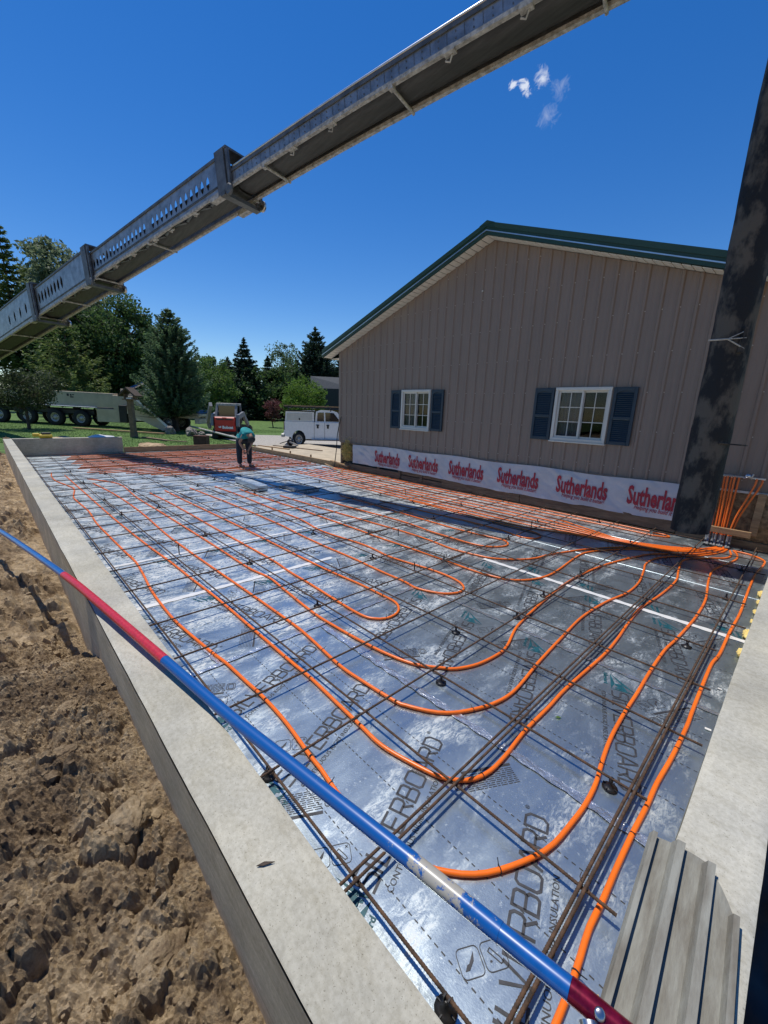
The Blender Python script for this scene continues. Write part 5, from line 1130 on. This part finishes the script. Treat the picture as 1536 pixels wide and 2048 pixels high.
b = MB(); b.prism([(1.25, 1.36), (1.30, 1.80), (1.72, 1.82), (1.74, 1.36)], .085, .10, 'y'); b.build('rear_side_window', 'dark glass', pk)
b = MB(); b.prism([(1.84, 1.36), (1.82, 1.82), (2.40, 1.80), (2.88, 1.36)], .085, .10, 'y'); b.build('front_side_window', 'dark glass', pk)
b = MB(); b.prism([(-.92, 1.33), (-.86, 1.86), (1.04, 1.90), (1.05, 1.33)], .06, 1.96, 'y'); b.build('topper', 'white paint', pk)
b = MB(); b.prism([(-.82, 1.38), (-.78, 1.74), (.93, 1.78), (.94, 1.38)], .045, .06, 'y'); b.build('topper_hatch', 'white vinyl', pk)
K_('hatch_handle', 'dark frame', ((.05, .04, 1.45), (.08, .03, .10)), bev=0)
K_('topper_trim', 'dark frame', ((.08, .05, 1.86), (1.9, .03, .06)), ((1.08, .06, 1.6), (.05, .05, .55)), bev=0)
K_('tailgate', 'white paint', ((-1.0, 1.0, .98), (.05, 1.7, .58))); K_('rear_bumper', 'chrome rim', ((-1.10, 1.0, .58), (.22, 1.95, .18))); K_('tail_light', 'rust brown', ((-.99, .08, 1.08), (.06, .14, .42)), bev=.01); K_('rear_window', 'dark glass', ((-.92, 1.0, 1.6), (.03, 1.5, .38)), bev=0)
for x_ in (1.06, 1.78, 2.95): K_('door_gap', 'dark frame', ((x_, .018, .86), (.018, .008, .86)), bev=0)
for x_ in (1.30, 2.0): K_('door_handle', 'dark frame', ((x_, .0, 1.16), (.20, .04, .05)), ((x_, .008, 1.06), (.13, .02, .14)), bev=0)
K_('running_board', 'chrome rim', ((1.9, -.06, .40), (2.1, .16, .06))); K_('mirror', 'dark frame', ((2.95, -.16, 1.45), (.12, .26, .22)))
K_('underbody', 'dark frame', ((1.8, 1.0, .45), (5.0, 1.5, .25)))
for x_ in (0, 3.58):
    wheel(pk, (x_, .14, .39), .39, .27, .25, holes=8); wheel(pk, (x_, 1.86, .39), .39, .27, .25, holes=0)
for x_ in (-.7, .9, 2.2): K_('rack_bar', 'dark frame', ((x_, 1.0, 2.03), (.06, 1.9, .06)), ((x_, .12, 1.95), (.06, .06, .16)), bev=0)
for y_ in (.12, 1.88): K_('rack_rail', 'dark frame', ((.8, y_, 2.06), (3.6, .06, .06)), bev=0)
o = MB().box((.9, .5, 2.12), (3.9, .30, .06)).build('ladder', 'raw lumber', pk)

# ---- bird feeder on a post, rocks, crate and loose timber on the lawn
fd = thing('bird_feeder', 'brown wooden roofed bird feeder on a thick post on the lawn', 'bird feeder', (-25.7, 5.75, -.13), RV)
b = MB(); b.prism([(-.15, 0), (.19, 0), (.13, .3), (.12, 1.95), (-.11, 1.95), (-.11, .3)], -.12, .12, 'y'); b.build('post', 'weathered wood', fd)
MB().box((.04, 0, 1.98), (.62, .5, .06)).build('tray', 'weathered wood', fd); b = MB(); b.prism([(-.42, 2.18), (.04, 2.60), (.50, 2.18), (.46, 2.12), (.04, 2.50), (-.38, 2.12)], -.36, .36, 'y'); b.build('roof', 'bark', fd)
for x_ in (-.2, .28): MB().box((x_, 0, 2.12), (.05, .3, .26)).build('roof_post', 'weathered wood', fd)
MB().box((.06, -.1, 2.03), (.26, .2, .07)).build('feed_pan', 'white paint', fd)
for (x_, y_, r_, s_, lab) in [(-27.5, 8.15, .34, 21, 'upright grey rock on the lawn by the loader'), (-26.2, 8.95, .40, 22, 'low grey boulder behind the rusty crate'), (-25.6, 9.3, .25, 24, 'small dark boulder under the long pale pole')]:
    o = rock_mesh(s_, r_, (1.1 if s_ != 21 else .6, .8, .75 if s_ != 21 else 1.05), sub=3).build('boulder', 'grey stone'); o.location = (x_, y_, -.15 + r_*.45); tag(o, lab, 'rock', 'rocks on the lawn')
cr_ = thing('rusty_crate', 'rusty brown crate standing on the lawn behind the far form', 'crate', (-20.7, 7.50, -.20), RV)
for c, d in (((0, -.20, .23), (.58, .04, .44)), ((0, .20, .23), (.58, .04, .44)), ((-.29, 0, .23), (.04, .40, .44)), ((.29, 0, .23), (.04, .40, .44)), ((0, 0, .02), (.55, .36, .03)), ((0, 0, .42), (.62, .44, .05))): MB().box(c, d, bev=.006).build('side_board', 'rust brown', cr_)
b = MB(); b.tube([(-29.2, 9.9, .28), (-19.9, 9.1, .12)], .055, 8); tag(b.build('pale_pole', 'dusty flange'), 'long pale pole lying from the rocks to the form board', 'pole')
plank('timber', 'grey plank half sunk in the grass near the feeder', (-24.9, 6.0, -.08), (-23.0, 6.6, -.12), .18, .05, 'weathered wood')
plank('timber', 'narrow plank by the edge of the lawn', (-22.9, 6.4, -.10), (-21.9, 7.2, -.13), .12, .04, 'weathered wood')
o = rock_mesh(33, .55, (1.9, .9, .28), sub=3).build('spoil_heap', SOIL); o.location = (-19.2, 4.9, -.06); tag(o, 'low heap of turned soil behind the end of the dark wall', 'soil heap')
o = rock_mesh(34, .6, (2.2, .8, .34), sub=3).build('spoil_heap', SOIL); o.location = (-18.6, 1.9, .22); tag(o, 'dark heap of soil behind the far concrete wall', 'soil heap')
o = rock_mesh(35, .5, (1.2, .8, .20), sub=3).build('plastic_bundle', 'white tape'); o.location = (-18.0, 3.0, .42); tag(o, 'crumpled clear plastic heaped behind the far wall', 'plastic')
yt = thing('yellow_tool', 'yellow power tool case standing on the far concrete wall', 'tool', (-16.68, 1.30, WALL_Z+.002))
MB().box((0, 0, .06), (.16, .34, .12), bev=.03).build('body', 'yellow tool', yt); MB().box((-.02, -.22, .10), (.10, .18, .10), bev=.02).build('side_grip', 'yellow tool', yt); MB().box((0, .02, .15), (.10, .24, .05), bev=.015).build('handle', 'black plastic', yt)
# chop saw left on the apron
sw = thing('chop_saw', 'black chop saw standing on the concrete apron', 'saw', (-15.2, 9.1, .07), .5)
MB().box((0, 0, .05), (.45, .35, .10), bev=.01).build('base', 'black plastic', sw); a = MB(); a.lathe([(.02, -.05), (.14, -.04), (.14, .04), (.02, .05)], (0, .05, .24), 14, 'y'); a.build('guard', 'black plastic', sw); MB().bar((.0, 0, .26), (.40, -.02, .12), .05, .05).build('arm', 'dusty flange', sw); MB().bar((-.05, 0, .30), (-.5, .05, .16), .03, .03).build('handle', 'black plastic', sw)
for i, (a, b_) in enumerate([((-16.4, 9.0, .085), (-13.6, 9.6, .085)), ((-16.6, 8.4, .09), (-14.6, 8.7, .09))]): plank('apron_board', ['dark board lying on the apron by the saw', 'pale board lying on the apron nearer the floor'][i], a, b_, .10, .03, ['weathered wood', 'raw lumber'][i])

# ---- the worker bending over the floor
def skin_mesh(name, joints, edges, root, m, parent, sub=2):
    me = bpy.data.meshes.new(name); me.from_pydata([j[:3] for j in joints], edges, []); o = bpy.data.objects.new(name, me); C.objects.link(o)
    sk = o.modifiers.new('skin', 'SKIN'); sk.use_smooth_shade = True
    for i, j in enumerate(joints):
        d = me.skin_vertices[0].data[i]; d.radius = (j[3], j[4] if len(j) > 4 else j[3]); d.use_root = (i == root)
    ss = o.modifiers.new('subd', 'SUBSURF'); ss.levels = sub; ss.render_levels = sub
    dg = bpy.context.evaluated_depsgraph_get(); ev = bpy.data.meshes.new_from_object(o.evaluated_get(dg)); bpy.data.objects.remove(o)
    ev.materials.clear(); ev.materials.append(MATS[m]); ev.polygons.foreach_set('use_smooth', [True]*len(ev.polygons)); r = bpy.data.objects.new(name, ev); C.objects.link(r); r.parent = parent; return r
wk = thing('person', 'person in teal shirt and dark jeans bending over the far end of the floor', 'person', (-11.25, 5.25, .0), RV); wk.scale = (.88, .88, .90)
# local x right in the picture, y away from the camera; facing right and slightly toward the camera
J = [(-.05, .06, .92, .15, .13), (.00, .0, 1.05, .15, .13), (.10, -.10, 1.14, .16, .14), (.21, -.20, 1.12, .15, .13),
     (.29, -.26, 1.04, .06), (.34, -.30, .95, .085, .09), (.36, -.31, .87, .07, .075),
     (.10, -.32, 1.06, .065), (-.02, -.36, .82, .048), (.08, -.33, .63, .036), (.12, -.32, .54, .040, .022),
     (.32, -.08, 1.02, .06), (.30, -.12, .79, .046), (.22, -.22, .62, .034), (.20, -.25, .54, .038, .022),
     (-.13, -.05, .86, .105), (-.14, -.08, .50, .075), (-.14, -.08, .12, .05), (-.06, -.12, .045, .045, .035), (.02, -.15, .03, .035, .025),
     (.10, .09, .86, .105), (.13, .08, .50, .075), (.12, .10, .12, .05), (.20, .06, .045, .045, .035), (.28, .03, .03, .035, .025)]
E_ = [(0,1),(1,2),(2,3),(3,4),(4,5),(5,6),(3,7),(7,8),(8,9),(9,10),(3,11),(11,12),(12,13),(13,14),(0,15),(15,16),(16,17),(17,18),(18,19),(0,20),(20,21),(21,22),(22,23),(23,24)]
body = skin_mesh('body', [(j[0], j[1], j[2], j[3]*.9, (j[4] if len(j) > 4 else j[3])*.9) for j in J], E_, 0, 'skin', wk)
skin_mesh('shirt', [(-.03, .04, .98, .165, .15), (.00, .0, 1.06, .172, .155), (.10, -.10, 1.15, .182, .165), (.20, -.19, 1.13, .165, .15), (.26, -.24, 1.07, .09), (.10, -.31, 1.05, .095), (.04, -.335, .92, .082), (.32, -.09, 1.01, .09), (.31, -.11, .90, .08)], [(0,1),(1,2),(2,3),(3,4),(3,5),(5,6),(3,7),(7,8)], 1, 'teal shirt', wk)
skin_mesh('jeans', [(-.05, .06, .93, .165, .15), (-.13, -.05, .84, .128), (-.14, -.08, .50, .098), (-.14, -.08, .11, .080), (.10, .09, .84, .128), (.13, .08, .50, .098), (.12, .10, .11, .080)], [(0,1),(1,2),(2,3),(0,4),(4,5),(5,6)], 0, 'dark jeans', wk)
for (x_, y_) in ((-.14, -.09), (.12, .09)):
    skin_mesh('boot', [(x_-.02, y_, .07, .060, .055), (x_+.06, y_-.01, .045, .055, .045), (x_+.17, y_-.015, .038, .046, .036)], [(0,1),(1,2)], 0, 'boot leather', wk)
cp = MB(); cp.lathe([(.118, 0), (.116, .03), (.095, .075), (.05, .105), (.003, .112)], (0, 0, 0), 16); cp.box((.10, 0, .006), (.13, .15, .012), bev=.005); o = cp.build('cap', 'dark cap', wk); o.location = (.345, -.305, .935); o.rotation_euler = (.4, 2.3, -.6)
for sd, (hx, hy, hz) in (('l', (.12, -.32, .54)), ('r', (.20, -.25, .54))):
    for k in range(4):
        f = MB(); f.tube([(hx + .012*k - .02, hy, hz-.01), (hx + .012*k - .016, hy-.008, hz-.05), (hx + .012*k - .008, hy-.004, hz-.085+.008*abs(k-1.5))], .0085, 6); f.build('finger', 'skin', body)
    f = MB(); f.tube([(hx-.035, hy-.01, hz+.02), (hx-.055, hy-.02, hz-.015), (hx-.05, hy-.025, hz-.045)], .0095, 6); f.build('thumb', 'skin', body)

# ---- neighbouring house behind the pickup
hs = thing('house', 'grey shingle-roofed house with dormer behind the pickup', 'house', (-38.0, 27.2, -.3), RV - math.radians(6))
b = MB(); b.box((4.5, 4, 1.2), (14, 8, 2.4)); b.build('wall', 'brick wall', hs)
b = MB(); b.add([(-2.6, -.5, 1.9), (11.8, -.5, 1.9), (11.8, 4, 5.55), (1.2, 4, 5.55), (11.8, 8.5, 1.9), (-2.6, 8.5, 1.9)], [(0, 1, 2, 3), (3, 2, 4, 5), (0, 3, 5)]); b.build('roof', 'shingle', hs)
b = MB(); b.add([(-1.5, -.2, 5.35), (4.0, 2.9, 5.45), (4.0, 1.2, 4.05), (-1.2, -1.0, 4.05), (4.0, 4.6, 4.2), (-1.5, .6, 4.05)], [(0, 1, 2, 3), (0, 5, 4, 1)]); b.build('dormer_roof', 'shingle', hs)
b = MB(); b.prism([(-1.0, 2.2), (2.8, 2.2), (2.8, 4.1), (-1.0, 4.1)], -.6, 2.4, 'y'); b.build('dormer_wall', 'dark frame', hs)
for x_ in (4.5, 7.5): 
    w_ = MB().box((x_, -.02, 1.2), (1.2, .05, 1.2)).build('window', 'white vinyl', hs); MB().box((x_, -.05, 1.2), (1.0, .02, 1.0)).build('pane', 'dark glass', w_)
# ================================================================== TREES AND GRASS
def tree_clumps(center, radii, n_cl, r_cl, n_leaf, leaf, m, parent, shape=lambda p: 1.0, seed=0, elong=1.7):
    """leaf faces gathered in clumps through the crown's volume, thinner inside, ragged outside"""
    rs = np.random.default_rng(seed); cl = []
    while len(cl) < n_cl:
        p = rs.normal(size=3); p /= np.linalg.norm(p); p *= rs.random()**.38
        if rs.random() < shape(p): cl.append(p)
    cl = np.array(cl); P = []
    for c in cl:
        k = int(n_leaf*(.6+.8*rs.random())); q = rs.normal(size=(k, 3)); q /= np.linalg.norm(q, axis=1)[:, None]; q *= (rs.random(k)**.45)[:, None]*r_cl*(.6+.8*rs.random())
        q[:, 2] *= .75; P.append(np.array(center) + c*np.array(radii) + q)
    P = np.vstack(P); return cards(P, leaf*(.7+.6*rs.random(len(P))), m, 'crown', parent, elong)
def limbs(base, h, r, tips, seed, parent, m='bark'):
    rs = np.random.default_rng(seed); b = MB(); P = spline([(0, 0, -.2), (.03*h*rs.normal(), .03*h*rs.normal(), h*.35), (.03*h*rs.normal(), .03*h*rs.normal(), h*.7), (0, 0, h)], .5)
    b.tube(P, r, 8, rad=[r*(1-.85*i/len(P)) for i in range(len(P))])
    for (t, d) in tips:
        s = P[int(t*(len(P)-1))]; e = np.array(d)*(.8+.4*rs.random()); mid = s + e*.5 + np.array([0, 0, .08*np.linalg.norm(e)])
        Q = spline([s, mid, s+e], .4); b.tube(Q, r*.4, 6, rad=[r*(1-t)*.6*(1-.8*i/len(Q))+.012 for i in range(len(Q))])
    return b.build('trunk', m, parent, False, False)
def broadleaf(name, label, x, y, z, h, rx, rz_, m, seed, n_cl=110, r_cl=.8, n_leaf=70, leaf=.13, trunk=.22, low=.35, group='trees around the lawn', shape=None):
    t = thing(name, label, 'tree', (x, y, z), 0, group); cz = h - rz_
    rs = np.random.default_rng(seed); tips = [(.35+.6*rs.random(), (rx*.75*math.cos(a), rx*.75*math.sin(a), rz_*(.2+.5*rs.random()))) for a in rs.random(9)*6.28]
    limbs(None, h*.86, trunk, tips, seed, t); tree_clumps((0, 0, cz), (rx, rx, rz_), n_cl, r_cl, n_leaf, leaf, m, t, shape or (lambda p: 1.0), seed); return t
def conifer(name, label, x, y, z, h, r, m, seed, whorls=26, per=9, leaf=.10, trunk=.16, droop=.25, dens=46, bottom=.06, power=1.0, up=.0, group='trees around the lawn', elong=3.2):
    t = thing(name, label, 'tree', (x, y, z), 0, group); rs = np.random.default_rng(seed)
    b = MB(); b.tube([(0, 0, -.2), (0, 0, h*.5), (0, 0, h*.97)], trunk, 8, rad=[trunk, trunk*.55, .015]); P, D = [], []
    for i in range(whorls):
        u = bottom + (1-bottom)*(i + rs.random()*.6)/whorls; zc = h*u; rr = r*(1-u)**power*(.80+.38*rs.random()) + .05
        for k in range(per):
            a = 6.283*(k + rs.random()*.8)/per + i*1.1; L = rr*(.62+.5*rs.random()); d = np.array([math.cos(a), math.sin(a), 0])
            n = max(5, int(dens*L/r*2.0)); tt = rs.random(n)**.75; sag = -droop*L*tt + (droop*.9+up)*L*tt**2.4
            side_ = np.array([-d[1], d[0], 0]); wob = rs.normal(size=n)*.10*L*(1.15-tt)
            P.append(np.stack([d[0]*L*tt + side_[0]*wob, d[1]*L*tt + side_[1]*wob, zc + sag + rs.normal(size=n)*.035*L], -1)); D.append(np.tile(d*.8 + np.array([0, 0, -.22+up]), (n, 1)) + side_*np.sign(wob)[:, None]*.55)
            if k % 2 == 0: b.tube([(0, 0, zc), tuple(d*L*.5 + np.array([0, 0, zc - droop*L*.4])), tuple(d*L*.92 + np.array([0, 0, zc - droop*L*.25]))], .02, 4, rad=[.03, .02, .008])
    # leader
    n = 60; P.append(np.stack([rs.normal(size=n)*.05, rs.normal(size=n)*.05, h*(.94 + .07*rs.random(n))], -1)); D.append(np.tile(np.array([0, 0, 1.]), (n, 1)))
    b.build('trunk', 'bark', t, False, False); P = np.vstack(P); D = np.vstack(D); cards(P, leaf*(.6+.7*rs.random(len(P))), m, 'crown', t, elong, D); return t
conifer('pine_tree', 'tall ragged pine cut by the left edge of the picture', -59.2, 3.6, .3, 17.9, 5.0, 'pine needle', 11, 24, 8, .16, .3, .12, 60, .25, .75, .25)
broadleaf('silver_maple', 'pale green broadleaf tree rising behind the boom on the left', -66.4, 8.8, .3, 19.4, 4.3, 7.0, 'silver leaf', 12, 190, 1.2, 95, .27, .4)
broadleaf('maple_tree', 'big dark rounded maple under the boom', -55.7, 11.3, .2, 12.9, 5.3, 6.1, 'maple leaf', 13, 260, 1.15, 110, .21, .4)
broadleaf('maple_tree', 'dark maple filling in behind the truck on the far left', -58, 5.0, .2, 11.5, 5.5, 5.4, 'maple leaf', 33, 170, 1.1, 75, .21, .4)
conifer('white_pine', 'light green drooping pine in front of the dark maple', -47.8, 6.2, .17, 8.6, 5.2, 'pine needle', 14, 15, 8, .12, .22, .18, 70, .12, .8, .18)
conifer('spruce_tree', 'blue-green spruce standing alone at the middle of the lawn', -30.0, 9.35, -.12, 7.6, 2.55, 'spruce needle', 15, 38, 14, .062, .15, .30, 110, .15, .60, .30)
broadleaf('young_tree', 'small green tree between the lone spruce and the dark spruces', -42.1, 17.2, -.1, 6.4, 1.9, 2.7, 'light leaf', 16, 80, .6, 60, .12, .12)
conifer('spruce_tree', 'dark pointed spruce right of the lone spruce', -52.9, 25.3, -.05, 10.0, 3.4, 'dark spruce needle', 17, 34, 12, .14, .2, .25, 54, .05, .8, .15)
conifer('spruce_tree', 'narrow dark spruce behind the worker', -54.2, 29.3, -.1, 8.4, 2.4, 'dark spruce needle', 18, 30, 11, .14, .2, .2, 50, .05, .8, .1)
conifer('spruce_tree', 'short dark spruce behind the loader', -50.5, 22.0, -.1, 7.2, 2.6, 'dark spruce needle', 28, 28, 11, .14, .2, .2, 50, .05, .75, .1)
broadleaf('airy_tree', 'thin airy broadleaf tree with sky showing through', -58.8, 34.5, -.1, 11.6, 2.9, 3.4, 'pale leaf', 19, 80, .75, 42, .17, .2)
conifer('cedar_tree', 'broad dark cedar behind the neighbouring house', -49.6, 34.0, -.2, 12.3, 4.4, 'dark spruce needle', 20, 34, 13, .15, .25, .1, 60, .05, .72, .45)
conifer('cedar_tree', 'lower cedar beside the roof edge of the metal building', -46.5, 36.5, -.2, 9.6, 3.2, 'dark spruce needle', 25, 28, 12, .15, .2, .1, 54, .05, .75, .4)
broadleaf('round_bush_tree', 'bright green rounded small tree behind the pickup', -30.5, 19.7, -.26, 4.3, 1.95, 1.75, 'bush leaf', 21, 120, .48, 85, .085, .1)
broadleaf('red_shrub', 'reddish shrub left of the bright green tree', -35.6, 19.6, -.2, 2.9, .8, 1.2, 'red leaf', 22, 40, .35, 50, .08, .06)
broadleaf('crabapple_tree', 'small glossy-leaved tree in front of the truck at the left edge', -31.2, 1.75, .0, 3.35, 1.75, 1.12, 'crab leaf', 23, 95, .42, 75, .075, .09)
# backdrop of shrubs and trees closing the view behind the lawn
k = 0
for i, (q, D, h, rx, m) in enumerate([(-38, 62, 9, 5, 'maple leaf'), (-26, 60, 8, 5.0, 'maple leaf'), (-18.5, 57, 6.8, 4.6, 'maple leaf'), (-13, 60, 7.4, 4.6, 'maple leaf'), (-32, 52, 7.0, 4.6, 'maple leaf'), (-23, 50, 6.0, 4.2, 'maple leaf'), (-9, 64, 7.8, 4.8, 'maple leaf'), (-3, 66, 8, 5, 'maple leaf')]):
    x_ = .69*q - .718*D; y_ = .724*q + .696*D
    broadleaf('background_tree', 'dark leafy tree in the hedge line behind the lawn, %s from the left' % ORD[[0, 2, 4, 5, 1, 3, 6, 7][i]], x_, y_, -.1, h, rx, h*.50, m, 40+i, 150, 1.15, 90, .24, .2, group='hedge line trees')
# grass blades on the lawn in view
n = 60000; q = -27 + 27*RNG.random(n); D = 17 + 18*RNG.random(n)**1.3; X = .69*q - .718*D; Y = .724*q + .696*D
ok = (X < -17.2) & ~((Y > 9.9) & (X > -27.5 - (Y-10)*.25)); X, Y = X[ok], Y[ok]
P = np.stack([X, Y, lawn_z(X, Y) + .012], -1); g = cards(P, .016, 'turf blade', 'grass', None, 4.0, np.tile(np.array([0, 0, 1.2]), (len(P), 1))); tag(g, 'short green grass of the lawn', 'grass', kind='stuff')
